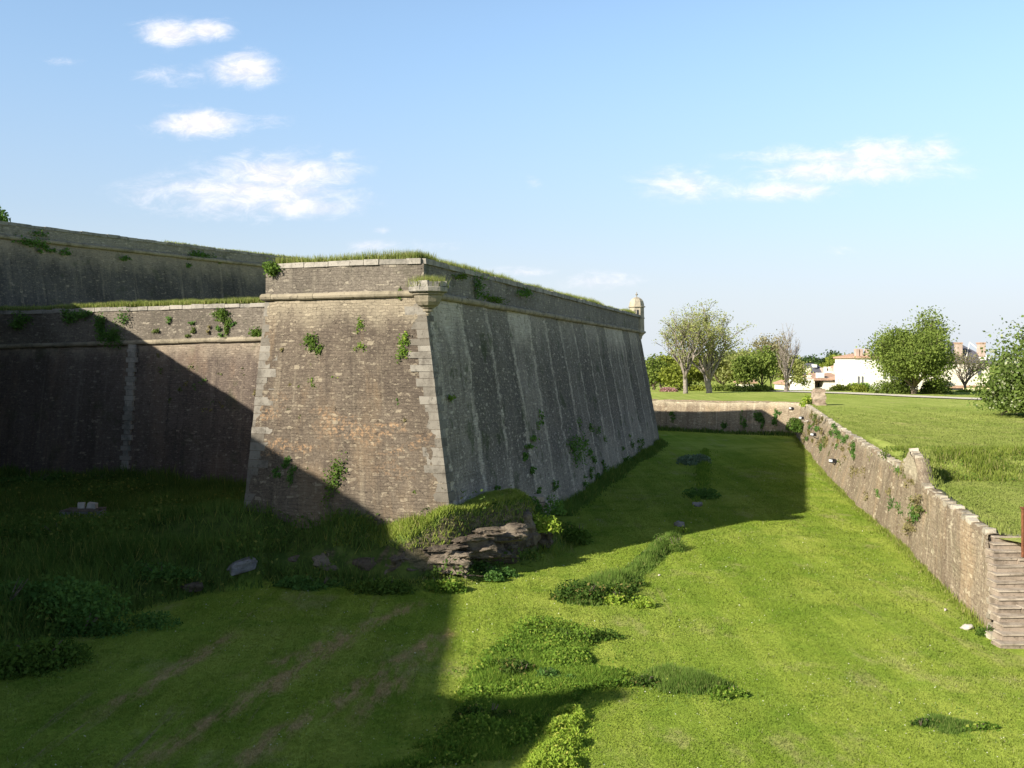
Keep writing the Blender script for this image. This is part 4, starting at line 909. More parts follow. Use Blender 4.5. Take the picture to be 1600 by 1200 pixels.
def wallplant(u, v, plane, ru, rv, mat, n=300, leaf=.07, label='', cat='wall plant', group=None, name='wall_plant', seed=0):
    p0, n_ = PL[plane]
    if n_[1] > 0 and plane not in ('counter', 'far'): n_ = -n_
    if plane == 'right' or plane == 'rpar' or plane == 'upper': n_ = n_ if n_[0] > 0 else -n_
    if plane == 'counter': n_ = n_ if n_[0] < 0 else -n_
    if plane == 'far': n_ = n_ if n_[1] < 0 else -n_
    c = onplane(u, v, p0, n_); D = c[1]; rg = np.random.default_rng(seed+int(u)*7+int(v))
    R1, R2 = ru*D/F, rv*D/F; tx = np.cross((0, 0, 1), n_); tx /= np.linalg.norm(tx); ty = np.cross(n_, tx)
    if abs(n_[0]) > .8: R1 = R1/max(.25, abs(tx[0]))
    pts = []
    L = max(3, int(3+rv/5))
    cen = []
    for k in range(L):
        o1, o2 = rg.normal()*.45, rg.normal()*.55; q = rg.normal(size=(n//L, 3))*np.array([.32, .32, .5])
        a_ = (q[:, 0]+o1)*R1; b_ = (q[:, 1]+o2)*R2; c_ = .04+np.abs(q[:, 2])*min(R1, R2)*.9
        cen.append(c+tx*o1*R1+ty*o2*R2+n_*.05); pts.append(c+tx*a_[:, None]+ty*b_[:, None]+n_*c_[:, None])
    P = np.concatenate(pts); V, Fc = leaves(P, leaf, rg, asp=.75, Nrm=n_*1.0)
    SV = []; root = c-ty*R2*.2
    for q in cen:
        for a0, a1 in ((0, .34), (.33, .67), (.66, 1.02)):
            p0_, p1_ = root+(q-root)*a0, root+(q-root)*a1; wv = np.cross(p1_-p0_, n_); wv = wv/(np.linalg.norm(wv)+1e-9)*leaf*.11; SV += [p0_-wv, p0_+wv, p1_+wv, p1_-wv]
    b_ = len(V); V = np.concatenate([V, np.array(SV)]); Fc = np.concatenate([Fc, b_+np.arange(len(SV)).reshape(-1, 4)])
    o_ = mesh(name, V, Fc, M[mat], tint=np.concatenate([rg.random(len(P)), np.full(len(SV)//4, .05)])); return tag(o_, label, cat, group)
W = wallplant
W(430, 421, 'lpar', 14, 12, 'ivy', 900, .09, 'bright green ivy hanging over the top left corner of the bastion parapet', 'ivy', name='ivy')
W(492, 533, 'left', 13, 12, 'ivy', 520, .08, 'upper of the two bright green plants on the sunlit brown face', name='wall_plant')
W(500, 547, 'left', 9, 9, 'ivy', 320, .08, 'lower bright green plant trailing under its twin on the sunlit brown face')
W(562, 507, 'left', 8, 12, 'weed', 260, .07, 'thin green plant high in the middle of the sunlit brown face')
W(563, 545, 'left', 10, 8, 'weed', 260, .07, 'green tuft below the thin plant in the middle of the sunlit brown face')
W(628, 460, 'left', 6, 9, 'ivy', 260, .07, 'dark leafy plant hanging from the string course beside the turret corbel')
W(632, 540, 'left', 9, 16, 'weed', 420, .07, 'green plants trailing beside the corner stones below the turret corbel')
W(529, 594, 'left', 9, 6, 'weed', 220, .07, 'round green tuft low on the middle of the sunlit brown face')
W(489, 600, 'left', 8, 6, 'weed', 160, .07, 'dull green tuft left of the round one on the sunlit brown face')
W(525, 745, 'left', 14, 26, 'ivy', 1100, .085, 'leafy sapling growing from the foot of the sunlit brown face')
W(452, 722, 'left', 7, 7, 'ivy_dark', 260, .07, 'dark tuft on the shadow edge near the bastion left corner')
W(457, 745, 'left', 8, 11, 'ivy_dark', 360, .07, 'dark hanging plant in the shadow near the bastion left corner')
W(432, 740, 'left', 6, 7, 'ivy_dark', 200, .07, 'small dark tuft left of the hanging plant near the bastion left corner')
W(742, 452, 'rpar', 5, 18, 'ivy_dark', 420, .08, 'dark ivy hanging down the parapet above the long grey face', 'ivy', name='ivy')
W(715, 432, 'rpar', 10, 6, 'ivy', 260, .07, 'small green ivy patch on the parapet just right of the near corner')
W(770, 470, 'rpar', 20, 7, 'ivy', 500, .08, 'green growth along the string course above the long grey face')
W(820, 460, 'rpar', 16, 7, 'ivy_dark', 400, .09, 'dark ivy under the coping midway along the parapet of the long face')
W(892, 700, 'right', 17, 20, 'ivy_dark', 700, .12, 'dark mossy ivy patch low on the long grey face', 'ivy', name='ivy')
W(700, 622, 'right', 4, 6, 'weed', 100, .08, 'small weed on the dark strip right of the corner stones')
G1 = 'weed tufts on the long grey face'; rnd = random.Random(3)
for k in range(34):
    u = rnd.uniform(770, 1010); vt = 500+(u-700)*.2; vb = 690+(1030-u)*.60; v = rnd.uniform(vt+120, vb)
    W(u, v, 'right', rnd.uniform(2, 5), rnd.uniform(3, 8), 'ivy_dark', 90, .13, 'small dark weed tuft rooted in the long grey face of the bastion', group=G1, seed=k)
G2 = 'weed tufts on the sunlit brown face'
for k in range(26):
    v = rnd.uniform(500, 790); u = rnd.uniform(425, 640+(v-500)*.13)
    W(u, v, 'left', rnd.uniform(2, 4.5), rnd.uniform(2, 4), rnd.choice(('dull', 'dryweed', 'ivy_dark')), 70, .06, 'tiny weed tuft rooted in the sunlit brown face of the bastion', group=G2, seed=k)
W(345, 492, 'cparapet', 16, 9, 'ivy', 500, .09, 'bright ivy hanging over the lit curtain wall top, left of two', 'ivy', name='ivy')
W(358, 505, 'cparapet', 6, 14, 'ivy', 300, .09, 'ivy trailing down the lit curtain wall parapet, right of two', 'ivy', name='ivy')
W(120, 498, 'cparapet', 22, 10, 'ivy_dark', 700, .11, 'dark ivy mass under the coping of the shaded curtain wall', 'ivy', name='ivy')
W(185, 528, 'cparapet', 20, 16, 'ivy_dark', 900, .11, 'dark ivy at the head of the pale stone chain in the curtain wall', 'ivy', name='ivy')
W(160, 515, 'cparapet', 12, 18, 'ivy_dark', 600, .11, 'dark ivy column on the shaded curtain parapet at the shadow edge', 'ivy', name='ivy')
W(35, 505, 'cparapet', 20, 12, 'ivy_dark', 600, .11, 'dark ivy on the curtain parapet nearest the left edge', 'ivy', name='ivy')
W(400, 524, 'cparapet', 12, 8, 'ivy', 300, .09, 'green plants on the string course where the curtain meets the bastion')
G3 = 'weed tufts on the curtain wall'
for k in range(26):
    u = rnd.uniform(245, 398); v = rnd.uniform(545, 650) if k > 8 else rnd.uniform(500, 525)
    W(u, v, 'curtain' if v > 540 else 'cparapet', rnd.uniform(3, 7), rnd.uniform(2, 6), rnd.choice(('dull', 'dryweed', 'ivy_dark')), 110, .09, 'small weed tuft growing from the curtain wall left of the bastion', group=G3, seed=k)
G4 = 'weed tufts under the upper rampart string course'
for k in range(10):
    u = rnd.uniform(5, 400); v = 378+u*.095+rnd.uniform(-6, 10)
    W(u, v, 'upper', rnd.uniform(2, 5), rnd.uniform(2, 5), 'ivy_dark', 90, .13, 'small dark weed tuft along the upper rampart string course', group=G4, seed=k)
W(45, 378, 'upper', 16, 10, 'ivy_dark', 500, .15, 'dark ivy clump near the left end of the upper rampart', 'ivy', name='ivy')
W(305, 400, 'upper', 16, 7, 'ivy_dark', 400, .15, 'dark ivy clump on the upper rampart near its far end', 'ivy', name='ivy')
G5 = 'weeds on the right ditch wall'
for k in range(60):
    D = rnd.uniform(44, 105); zz = rnd.uniform(.3, 2.8); X_ = 8.05+.2*D+zz*.25; u = 800+F*X_/D; v = HZ+(H-zz)*F/D
    W(u, v, 'counter', rnd.uniform(4, 9)*50/D, rnd.uniform(5, 12)*50/D, rnd.choice(('dryweed', 'dryweed', 'dull', 'ivy_dark')), 150, .07+.0005*D, 'weed growing from the beige rubble wall right of the ditch', group=G5, seed=k)
bush('wall_bush', (28.2, 104.5, 1.0), (1.0, 2.2, 1.9), 2600, .18, M['ivy'], 'green bush growing down the far inner corner of the ditch walls', seed=81)
bush('wall_bush', (29.6, 106.4, 3.3), (.5, .5, 1.6), 900, .17, M['limeweed'], 'bright green bush just left of the stone pier', seed=82)
bush('small_bush', (13.80, 30.5, 0), (.34, .3, .5), 1100, .055, M['ivy'], 'small green bush at the foot of the stone steps', seed=83)
G6 = 'dark plants on the far wall'
for k in range(12):
    u = rnd.uniform(1040, 1225); v = rnd.uniform(640, 668)
    W(u, v, 'far', rnd.uniform(3, 7), rnd.uniform(4, 9), 'ivy_dark', 160, .2, 'dark plant on the rubble wall at the far end of the ditch', group=G6, seed=k)

# rough earth bank on the right lawn
P, e = polypts([(17.9, 45.5), (30, 43.6), (31, 51.5), (18.0, 52)], 26000, zg, False)
k = rng.random(len(P)) < sstep(fbm(P[:, 0]*.5, P[:, 1]*.5, 66), .25, .6); P = P[k]; e = e[k]
tag(veg('rough_bank_grass', P, M['wild'], (.12+.30*fbm(P[:, 0]*.8, P[:, 1]*.8, 3))*sstep(e, 0, .6), .035, lean=.5), kind='stuff')
P = P[::7]; tag(veg('bank_weeds', P+np.array([0, 0, .12]), M['ivy'], leaf=.10), kind='stuff')

# ------------------------------------------------------------------ rocks and stones
def rock(name, c, size, rz, mat, label, cat='rock', group=None, seed=0, rough=.16, strata=.0, tilt=0, sub=4):
    import bmesh
    rnd = random.Random(seed*7+1); bm = bmesh.new()
    for i in range(15):
        p = Vector([rnd.uniform(-1, 1) for _ in range(3)]); m_ = max(abs(q) for q in p); p = p/m_*.5*rnd.uniform(.86, 1.0)
        bm.verts.new(p)
    bmesh.ops.convex_hull(bm, input=bm.verts); bmesh.ops.delete(bm, geom=[v for v in bm.verts if not v.link_faces], context='VERTS')
    bmesh.ops.bevel(bm, geom=list(bm.edges), offset=.03, segments=1, affect='EDGES', profile=.5)
    bmesh.ops.triangulate(bm, faces=bm.faces)
    for _ in range(3):
        le = [e for e in bm.edges if e.calc_length() > .09]
        if le: bmesh.ops.subdivide_edges(bm, edges=le, cuts=1); bmesh.ops.triangulate(bm, faces=bm.faces)
    me = bpy.data.meshes.new(name); s = Vector((seed*3.1, seed*1.7, seed))
    for v in bm.verts:
        p = v.co.copy(); p += mnoise.noise_vector(p*2.2+s)*rough*.55+mnoise.noise_vector(p*7+s)*rough*.3
        if strata:
            q = mnoise.cell(Vector((p.x*2.1, p.y*2.1, p.z*7))+s)-.5; p.x *= 1+strata*q; p.y *= 1+strata*1.6*q
        p = Vector((p.x*size[0], p.y*size[1], p.z*size[2]))
        ct, st_ = math.cos(tilt), math.sin(tilt); p = Vector((p.x*ct-p.z*st_, p.y, p.x*st_+p.z*ct)); co, si = math.cos(rz), math.sin(rz)
        v.co = Vector((c[0]+p.x*co-p.y*si, c[1]+p.x*si+p.y*co, c[2]+p.z))
    bm.to_mesh(me); bm.free(); me.materials.append(mat)
    o_ = bpy.data.objects.new(name, me); C.objects.link(o_); return tag(o_, label, cat, group)
ro = [(650, 37.75, .75, (1.6, .8, .7), 'lit ledge at the left start of the rocky outcrop'), (696, 37.95, .70, (1.5, .8, .75), 'pinkish block in the lower middle of the outcrop'),
 (735, 38.6, 1.15, (1.9, .9, .75), 'large shadowed block under the mound top'), (785, 40.0, 1.45, (1.6, .9, .6), 'pale rock high on the outcrop under the grass'),
 (826, 42.0, 1.25, (1.0, 1.0, 1.2), 'tall rounded rock at the right end of the outcrop'), (772, 39.8, .65, (1.8, .9, .75), 'dark lower rock at the foot of the outcrop'),
 (838, 43.4, .7, (1.0, 1.1, .9), 'small rock behind the lime green bush'), (690, 37.9, 1.15, (1.3, .7, .38), 'thin slab jutting out above the pinkish block'),
 (735, 38.7, .65, (1.2, .8, .75), 'squat block at the foot of the outcrop below the large shadowed block'), (806, 40.9, .75, (1.1, .9, .8), 'broken block low on the right half of the outcrop'),
 (757, 39.0, 1.6, (1.2, .7, .3), 'flat slab just under the grass edge of the mound')]
for i, (u, D, z, s, l_) in enumerate(ro): rock('rock', ((u-800)/F*D, D+.1, z), (s[0]*1.25, s[1]*1.2, s[2]*1.2), random.Random(i).uniform(-.35, .35)+.25, M['rock'], l_, seed=i+1, strata=.2, rough=.2)
for i, (u, D, z, s, l_) in enumerate([(470, 38.75, .52, (1.5, .7, .75), 'leftmost dark block of the low rock ledge'), (520, 38.35, .6, (1.7, .7, .8), 'dark block with a flat top in the low rock ledge'),
        (572, 38.0, .62, (1.6, .7, .85), 'dark block near the right end of the low rock ledge'), (614, 37.7, .55, (1.3, .7, .75), 'last dark block of the ledge before the lit outcrop')]):
    rock('ledge_rock', ((u-800)/F*D, D, z), s, .1*i-.1, M['rock'], l_, seed=i+21, strata=.12, rough=.13)
rock('boulder', ((380-800)/F*37.3, 37.3, .72), (1.25, .9, .48), .1, M['greyrock'], 'tilted grey boulder at the left end of the rock ledge', 'boulder', seed=31, tilt=R(14), rough=.10)
rock('boulder', ((300-800)/F*36, 36, .25), (.8, .6, .35), .3, M['rock'], 'small brown boulder half buried on the shaded bank', 'boulder', seed=32)
mb = MB(); rnd = random.Random(8)
for k in range(7): mb.box((.82+.0*k+rnd.uniform(-.05, .05)+.35*(k % 2)*.3, 45.4, .6+k*.24), (1.0, 1.2, .23), .15, 0, .025, rnd)
tag(mb.build('masonry_stump', M['step']), 'squared broken masonry stump standing against the long grey face', 'masonry')
# stone slab among the grass at left
sx, sy, sz = gb(130, 47.0, .30)
sb = empty('stone_slab', (sx, sy, sz), 'flat grey stone slab structure lying in the shaded grass at left', 'slab')
mb = MB(); mb.box((sx, sy, sz), (1.75, 1.0, .26), R(6), .02, .02, random.Random(2)); mb.build('slab', M['greyrock'], sb)
mb = MB()
for k in range(4): mb.box((sx+.01*k, sy-.42+.28*k, sz+.17), (1.6, .2, .06), R(6), 0, .01, random.Random(k))
mb.build('planks', M['bark'], sb)
for k, (ox, s_) in enumerate(((-.18, .28), (.32, .40))):
    mb = MB(); mb.box((sx+ox, sy+.25, sz+.32), (s_, .25, .24), R(12-20*k), .1, .03, random.Random(30+k)); tag(mb.build('white_block', M['white_stone']), ('small pale block on the stone slab, left of two', 'larger pale block on the stone slab, right of two')[k], 'block')
for i, (u, v, s, l_) in enumerate([(1511, 984, .30, 'pale loose stone on the mown grass just left of the small bush by the steps'), (1478, 955, .14, 'small white stone at the foot of the right wall'),
      (1060, 822, .45, 'grey stone at the shadow edge in the middle of the ditch'), (1090, 792, .5, 'grey stone among the shaded weeds in the middle of the ditch'), (1030, 899, .10, 'tiny white stone right of the sunlit weed strip')]):
    x, y, z = gz(u, v); rock('loose_stone', (x, y, z+s*.22), (s*1.2, s*.8, s*.6), i, M['white_stone'] if i not in (2, 3) else M['greyrock'], l_, 'stone', seed=i+40)
# floodlights fixed to the right wall
for i, (u, v, l_) in enumerate([(1313, 720, 'black floodlight bracketed low on the beige wall, nearest of four'), (1281, 679, 'black and white floodlight on the beige wall, second nearest'),
                                (1261, 653, 'white-topped floodlight on the overgrown far end of the wall'), (1244, 638, 'smallest and farthest floodlight at the wall corner')]):
    p = onplane(u, v, *PL['counter']); x, y, z = p; e = empty('floodlight', (x-.45, y, z), l_, 'floodlight', 'floodlights on the right wall')
    mb = MB(); mb.box((x-.5, y, z), (.28, .42, .26), R(20), .15); mb.build('housing', M['black'], e)
    mb = MB(); mb.box((x-.655, y-.06, z+.02), (.04, .34, .14), R(20), 0); mb.build('glass', M['lampglass'], e)
    mb = MB(); mb.tube([(x+.1, y, z-.25), (x-.25, y, z-.32), (x-.5, y, z-.18)], .03, 5); mb.build('bracket', M['black'] if i != 2 else M['trim'], e)

# ------------------------------------------------------------------ trees
def tree(name, base, height, spread, label, leafm, nleaf, leaf, seed, trunk_r=.25, first=.3, nlimb=6, levels=4, barkm='bark', upright=.55, droop=0, lump=.5, splits=3, cat='tree', group=None, twig=.012, env=None, minz=.0):
    rnd = random.Random(seed); rg = np.random.default_rng(seed)
    e = empty(name, base, label, cat, group); mb = MB(); tips = []; segs = []
    bx, by, bz_ = base; top = Vector((bx+rnd.uniform(-.05, .05)*height, by, bz_+height*first))
    mb.tube([(bx, by, bz_-.3), (bx+.02, by, bz_+.3), (bx*.5+top.x*.5, by, bz_+height*first*.6), tuple(top)], [trunk_r*1.35, trunk_r*1.05, trunk_r*.9, trunk_r*.8], 8)
    def grow(p, d, L, r, lev):
        pts = [p]; q = p.copy(); dd = d.copy(); n_ = 3
        for i in range(n_):
            dd = (dd+Vector((rnd.uniform(-1, 1), rnd.uniform(-1, 1), rnd.uniform(-.6, .8)+upright*.5-droop))*.20).normalized(); q = q+dd*L/n_; pts.append(q.copy())
            if lev >= 2: segs.append((q.copy(), lev))
        r1 = max(twig, r*.6); mb.tube(pts, [r+(r1-r)*i/n_ for i in range(n_+1)], 5 if lev < 2 else 3)
        if lev >= levels: tips.append(q.copy()); return
        for i in range(splits+(rnd.random() < .4)):
            j = rnd.choice((1, 2, 3, 3)); a_ = rnd.uniform(0, 6.28); sp = rnd.uniform(.35, .85)
            o_ = dd.orthogonal().normalized(); o_.rotate(__import__('mathutils').Quaternion(dd, a_))
            nd = (dd*(1-sp*.4)+o_*sp+Vector((0, 0, upright*.35-droop*.5))).normalized(); grow(pts[j], nd, L*rnd.uniform(.58, .78), max(twig, r*.55), lev+1)
    for i in range(nlimb):
        a_ = i*2.4+rnd.uniform(-.4, .4); k = rnd.uniform(.0, 1); st = Vector((bx, by, bz_+height*first*(.55+.45*k))) if i else top
        el = rnd.uniform(.35, 1.0); d = Vector((math.cos(a_)*(1-upright*.7)*1.4, math.sin(a_)*(1-upright*.7)*1.4, el+upright)).normalized()
        grow(st, d, height*(1-first)*rnd.uniform(.34, .44), trunk_r*.55, 1)
    A = np.array(mb.V); ext = max(1e-3, np.abs(A[:, 0]-bx).max()); zt = A[:, 2].max()-bz_; sxy = spread/ext; szz = height/zt
    f = lambda Q: np.stack([(Q[:, 0]-bx)*sxy+bx, (Q[:, 1]-by)*sxy+by, (Q[:, 2]-bz_)*szz+bz_], -1)
    A2 = f(A); low = (A[:, 2]-bz_) < height*first*.5; A2[low, :2] = A[low, :2]
    mesh('trunk', A2, mb.F, M[barkm], e, smooth=True)
    if nleaf:
        S = np.array([tuple(s[0]) for s in segs]+[tuple(t) for t in tips]*2); wt_ = 1.0
        i = rg.integers(0, len(S), nleaf); keep = rg.random(len(S))[i] < .85
        P = f(S[i])+rg.normal(size=(nleaf, 3))*lump*np.array([1, 1, .75]); P = P[keep & (P[:, 2] > bz_+minz)]
        V, Fc = leaves(P, leaf, rg, asp=.8); mesh('crown', V, Fc, M[leafm], e, tint=rg.random(len(P)))
    return e
def onlawn(u, D): x = (u-800)/F*D; return (x, D, float(zg(x, D)))
tree('poplar_tree', onlawn(1108, 146), 12.8, 5.8, 'tall loose-leaved tree with a dark forked trunk, right of the big pair', 'tr_olive', 9500, .19, 3, .38, .20, 8, 4, 'barkgrey', .72, 0, .32, 3, group=None)
tree('poplar_tree', onlawn(1071, 143), 11.8, 4.7, 'tall half-bare tree with a pale trunk, left of the big pair', 'tr_olive', 5000, .18, 11, .30, .22, 8, 4, 'barkgrey', .75, 0, .30, 3)
tree('bare_tree', onlawn(1228, 150), 9.8, 2.3, 'nearly bare grey tree standing in front of the village roofs', 'tr_pale', 300, .14, 5, .28, .16, 6, 4, 'barkgrey', 1.0, 0, .2, 3)
tree('oak_tree', onlawn(1428, 140), 10.6, 5.2, 'big dense green tree hiding the white house', 'tr_green', 56000, .25, 8, .36, .12, 11, 4, 'bark', .36, .0, .75, 3, minz=.4)
tree('chestnut_tree', (44.8, 86, float(zg(44.8, 86))), 7.9, 4.9, 'chestnut tree cut by the right edge, boughs almost touching the lawn', 'tr_chestnut', 70000, .23, 9, .34, .10, 12, 4, 'bark', .18, .12, .8, 3, minz=.5)
tree('small_tree', onlawn(1508, 150), 5.8, 3.4, 'small thin-leaved tree between the two big green trees', 'tr_pale', 1500, .2, 12, .16, .2, 7, 4, 'bark', .6, 0, .3, 3)
bgt = [(1022, 165, 4.2, 2.6, 'tr_green', 'green tree just right of the bastion far corner'), (1045, 170, 5.0, 3.0, 'tr_fresh', 'fresh green tree behind the pale trunk'), (1078, 168, 5.2, 3.4, 'tr_fresh', 'bright green tree between the two tall trunks'),
 (1128, 166, 5.2, 3.2, 'tr_olive', 'olive green tree right of the dark forked trunk'), (1152, 172, 7.0, 3.0, 'tr_olive', 'taller olive tree left of the conifer'), (1163, 162, 4.2, 1.7, 'tr_green', 'dark conical evergreen beside the village'),
 (1190, 166, 5.8, 3.0, 'tr_green', 'green tree left of the bare grey tree'), (1205, 176, 8.2, 3.0, 'tr_pale', 'budding pale tree just behind the bare tree'), (1033, 190, 4.8, 3.4, 'tr_dark', 'dark distant tree at the left end of the tree row'),
 (1060, 160, 3.0, 2.2, 'tr_fresh', 'low yellow-green tree near the pale trunk'), (1232, 190, 5.0, 3.2, 'tr_olive', 'olive tree behind the base of the bare tree')]
for i, (u, D, h_, s_, m_, l_) in enumerate(bgt):
    tree('background_tree', onlawn(u, D), h_+.6, s_, l_, m_, 5200, .34, 100+i, .14, .14, 7, 3, 'bark', .35, 0, .55, 3, group='trees in the row behind the far lawn', minz=.1)
for i, (u, vtop, D, s_, m_, l_) in enumerate([(1292, 553, 420, 6.5, 'tr_dark', 'dark tree on the skyline above the slate roof'), (1322, 557, 400, 7, 'tr_fresh', 'light green tree on the skyline right of the dark one'), (1250, 562, 430, 5, 'tr_dark', 'distant tree on the skyline above the tan chimney'),
      (1302, 568, 380, 4, 'tr_fresh', 'bright green tree low behind the slate roof'), (1338, 558, 430, 3.5, 'tr_dark', 'narrow dark tree on the skyline beside the white house')]):
    x = (u-800)/F*D; zt = H+(HZ-vtop)*D/F; zb = float(zg(x, D)); tree('skyline_tree', (x, D, zb), zt-zb, s_, l_, m_, 5000, .9, 130+i, .3, .2, 7, 3, 'bark', .4, 0, 1.1, 3)
for i, (u, D, r, m_, l_) in enumerate([(1046, 152, (1.2, 1, 1.0), 'tr_pink', 'pink blossoming shrub left of the pale trunk'), (1325, 158, (2.4, 1.5, 1.6), 'tr_fresh', 'light green shrub left of the white house'), (1340, 160, (1.8, 1.5, 1.8), 'weed', 'green shrub against the white house corner'),
      (1345, 150, (1.3, 1.2, 1.9), 'tr_fresh', 'leafy shrub in front of the white house wall'), (1525, 150, (3, 1, .7), 'limeweed', 'low yellow-green hedge before the yellow wall'), (1388, 142, (3.0, 1.8, 3.1), 'tr_green', 'low growth under the left side of the big tree'),
      (1464, 142, (2.6, 1.8, 3.4), 'tr_green', 'low growth under the right side of the big tree'), (1100, 158, (3, 1.2, 1.7), 'tr_fresh', 'bright shrub behind the dark forked trunk'), (1180, 152, (3.0, 1.5, 1.6), 'tr_green', 'dark shrub left of the small white tent'), (1135, 155, (2.4, 1.4, 1.5), 'tr_green', 'shrub between the big pair and the conifer')]):
    bush('shrub', onlawn(u, D), r, int(1100*r[2]*max(1, r[0]/2)), .3 if r[2] < 3 else .26, M[m_], l_, 'shrub', seed=160+i)
x, y, z = px(2, 345, 78); e = bush('shrub', (x-.3, y, 17.5), (1.15, 1.0, 2.7), 3200, .2, M['ivy_dark'], 'dark shrub on top of the upper rampart at the left edge', 'shrub', seed=99)
for i in range(24):      # thicket closing the view below the skyline
    pass

# ------------------------------------------------------------------ village
def bx(name, u0, u1, v0, v1, D, dep, mat, parent, prot=0):
    a_ = px(u0, v0, D); b_ = px(u1, v1, D); mb = MB(); mb.box(((a_[0]+b_[0])/2, D+dep/2-prot, (a_[2]+b_[2])/2), (b_[0]-a_[0], dep, a_[2]-b_[2])); return mb.build(name, M[mat], parent)
def roof(name, u0, u1, ve, vr, D, dep, mat, parent, r0=None, r1=None, oh=.3):
    """pitched roof: eaves at ve, ridge at vr running from r0 to r1 half way back"""
    a_ = px(u0, ve, D); b_ = px(u1, ve, D); r0 = u0 if r0 is None else r0; r1 = u1 if r1 is None else r1
    y0, y1, ym = D-oh, D+dep+oh, D+dep/2; k = D; zr = H+(HZ-vr)*D/F
    V = [(a_[0]-oh, y0, a_[2]), (b_[0]+oh, y0, a_[2]), (b_[0]+oh, y1, a_[2]), (a_[0]-oh, y1, a_[2]), ((r0-800)/F*k, ym, zr), ((r1-800)/F*k, ym, zr)]
    V += [(p[0], p[1], p[2]-.25) for p in V[:4]]
    return mesh(name, V, [[0, 1, 5, 4], [1, 2, 5], [2, 3, 4, 5], [3, 0, 4], [6, 9, 8, 7], [0, 6, 7, 1], [1, 7, 8, 2], [2, 8, 9, 3], [3, 9, 6, 0]], M[mat], parent)
def house(u, D, label): return empty('house', ((u-800)/F*D, D, 0), label, 'house')
h = house(1290, 200, 'long low white house with flat roof line and dark recess in the village'); 
bx('wall', 1246, 1273, 592, 625, 200, 8, 'white_wall', h); bx('wall', 1287, 1317, 596, 625, 200, 8, 'white_wall', h); bx('porch_wall', 1273, 1287, 594, 625, 203, 5, 'brown_wall', h)
bx('roof', 1272, 1318, 591.5, 594.5, 199.5, 9, 'tile', h); bx('window', 1277.5, 1280, 598.5, 606, 202.9, .1, 'dark', h, 0); bx('window', 1281.5, 1284, 598.5, 606, 202.9, .1, 'trim', h, 0)
bx('parapet', 1273, 1318, 605.5, 606.3, 201, .3, 'trim', h)
h = house(1292, 215, 'house with a wide orange tile roof and white chimney behind the low white house')
bx('wall', 1272, 1314, 590, 625, 215, 9, 'cream_wall', h); r_ = roof('roof', 1270, 1316, 591, 583, 215, 9, 'tile', h, 1275, 1308); bx('chimney', 1278, 1288, 582.5, 592, 214.2, 1.5, 'white_wall', r_)
h = house(1283, 235, 'house with a tall dark slate roof and small white dormers')
bx('wall', 1262, 1302, 583, 625, 235, 9, 'cream_wall', h); r_ = roof('roof', 1262, 1303, 584, 567.5, 235, 9, 'slate', h, 1268, 1279)
bx('dormer', 1272, 1276.5, 569.5, 574, 236.6, 2, 'trim', r_); bx('dormer', 1287, 1290, 578.5, 582.5, 235.2, 2, 'trim', r_); bx('chimney', 1261.5, 1267, 575, 592, 233, 1.4, 'cream_wall', r_)
h = house(1255, 225, 'small white gabled house with slate roof left in the village')
bx('wall', 1242, 1264, 585, 625, 225, 7, 'white_wall', h); r_ = roof('roof', 1246, 1263, 586, 576.5, 224, 7, 'slate', h, 1247, 1261); bx('chimney', 1250, 1256, 569, 580, 228, 1.3, 'pink_wall', r_)
h = house(1250, 208, 'white house with a sloping orange tile roof behind the bare tree')
bx('wall', 1226, 1262, 598, 625, 208, 8, 'white_wall', h); roof('roof', 1226, 1264, 599, 590, 208, 8, 'tile', h, 1240, 1262); bx('chimney', 1262, 1268, 586, 598, 207, 1.4, 'cream_wall', h)
h = house(1318, 228, 'pinkish stone house with shallow tile roof right in the village')
bx('wall', 1300, 1336, 575, 625, 228, 9, 'pink_wall', h); r_ = roof('roof', 1312, 1337, 575, 570, 227, 9, 'tile', h, 1316, 1336); bx('wall', 1298, 1316, 580, 625, 225, 5, 'cream_wall', h)
bx('window', 1323, 1327, 578, 585, 227.9, .15, 'dark', h, .1); bx('window', 1329, 1335, 578, 585, 227.9, .15, 'dark', h, .1)
for q in (1305, 1309.5): bx('chimney', q, q+2.3, 568, 580, 226, 1, 'white_wall', r_)
bx('chimney', 1289, 1291.5, 573, 584, 230, 1, 'white_wall', r_); bx('chimney', 1295.5, 1298, 573, 585, 230, 1, 'white_wall', r_)
h = house(1327, 196, 'plain brown rubble barn wall beside the tall white house'); bx('wall', 1317, 1338, 591, 625, 196, 6, 'pink_wall', h); roof('roof', 1310, 1338, 592, 586, 196, 6, 'tile', h, 1318, 1336); 
h = empty('garden_wall', (55, 185, 0), 'low brown garden wall in front of the village houses', 'wall'); bx('wall', 1225, 1316, 611, 628, 185, .5, 'brown_wall', h)
h = house(1365, 180, 'tall white house with chimneys, mostly hidden by the big green tree')
bx('wall', 1336, 1400, 557.5, 628, 178, 11, 'white_wall', h); bx('wall', 1400, 1462, 573, 628, 180, 9, 'cream_wall', h); r_ = roof('roof', 1336, 1402, 557.5, 552, 178, 11, 'tile', h, 1348, 1395); roof('roof', 1400, 1463, 573, 566, 180, 9, 'tile', h)
bx('cornice', 1335.5, 1400.5, 556, 558, 177.8, .6, 'tile', h, 0)
for q in (1338, 1344, 1354): bx('chimney', q, q+4.5, 545, 563, 179, 1.2, 'pink_wall', r_); 
for q in (1340.5, 1346.5): bx('window', q, q+2, 588, 600, 177.95, .12, 'slate', h, .05)
for q in (1380, 1390): bx('window', q, q+4, 580, 592, 177.95, .12, 'slate', h, .05)
h = house(1518, 185, 'large house with steep slate mansard roof and tall chimney behind the small tree')
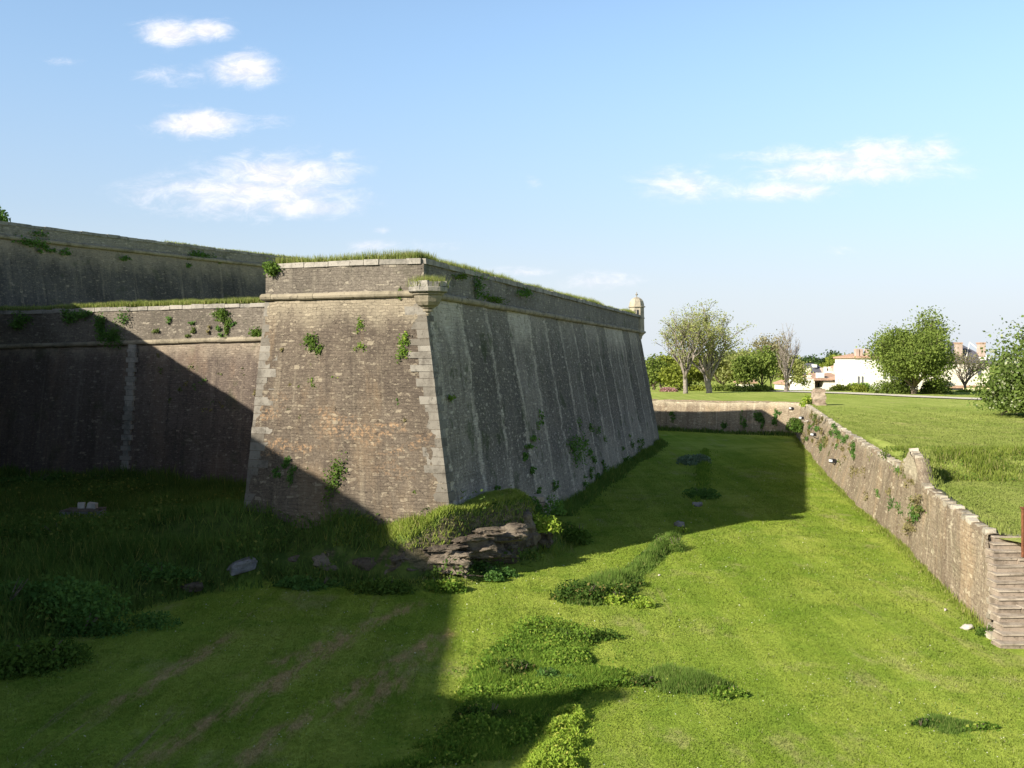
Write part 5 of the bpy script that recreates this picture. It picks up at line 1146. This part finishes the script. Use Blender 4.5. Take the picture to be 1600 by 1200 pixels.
bx('wall', 1488, 1546, 564, 628, 186, 10, 'cream_wall', h); r_ = roof('roof', 1484, 1550, 565, 534, 186, 11, 'slate', h, 1500, 1517)
for q, w_ in ((1496, 8), (1531, 9)):
    c = bx('chimney', q, q+w_, 536, 562, 187, 1.3, 'pink_wall', r_); bx('cap', q-.6, q+w_+.6, 535, 537, 186.9, 1.5, 'tile', c)
mb = MB(); p1, p2, p3 = px(1517, 533, 191), px(1509, 564, 185.6), px(1549, 564, 185.6)
for q in (p2, p3): mb.tube([(p1[0]-.05, 191.4, p1[2]+.9 if False else p1[2]-.2), (q[0], q[1], q[2]+.1)], .08, 5)
mb.build('hip_flashing', M['trim'], r_)
bx('dormer', 1533, 1541, 558, 563, 185.7, 1, 'trim', r_)
for q in (1512, 1528): bx('window', q, q+5, 574, 586, 185.95, .12, 'slate', h, .05)
h = empty('yellow_wall', (85, 172, 0), 'yellow rendered garden building behind the small tree', 'wall'); bx('wall', 1506, 1562, 604, 628, 168, 3, 'yellow_wall', h); bx('coping', 1505.5, 1562.5, 603, 604.5, 167.8, 3.3, 'tile', h)
h = empty('low_shed', (78, 170, 0), 'low dark slate-coloured shed left of the yellow wall', 'shed'); bx('wall', 1484, 1505, 606, 626, 166, 3, 'slate', h)
bx('roof', 1483, 1505.5, 604, 606.5, 165.7, 3.4, 'tile', h)
h = house(1167, 205, 'small cream house with tile roof glimpsed between the trees'); bx('wall', 1160, 1180, 597, 628, 205, 6, 'cream_wall', h); roof('roof', 1159, 1181, 597, 591, 205, 6, 'tile', h)
tn = empty('white_tent', ((1217-800)/F*156, 156, 0), 'small white ridge tent or shelter left of the bare tree', 'tent'); zb = float(zg(39.5, 156))
a_ = [px(u, 619, 156) for u in (1209, 1226)]; ap = px(1217.5, 613, 156)
mesh('canopy', [(a_[0][0], 156, zb), (a_[1][0], 156, zb), (ap[0], 156, ap[2]+.1), (a_[0][0], 159, zb), (a_[1][0], 159, zb), (ap[0], 159, ap[2]+.1)], [[0, 1, 2], [3, 5, 4], [0, 2, 5, 3], [1, 4, 5, 2]], M['trim'], tn)
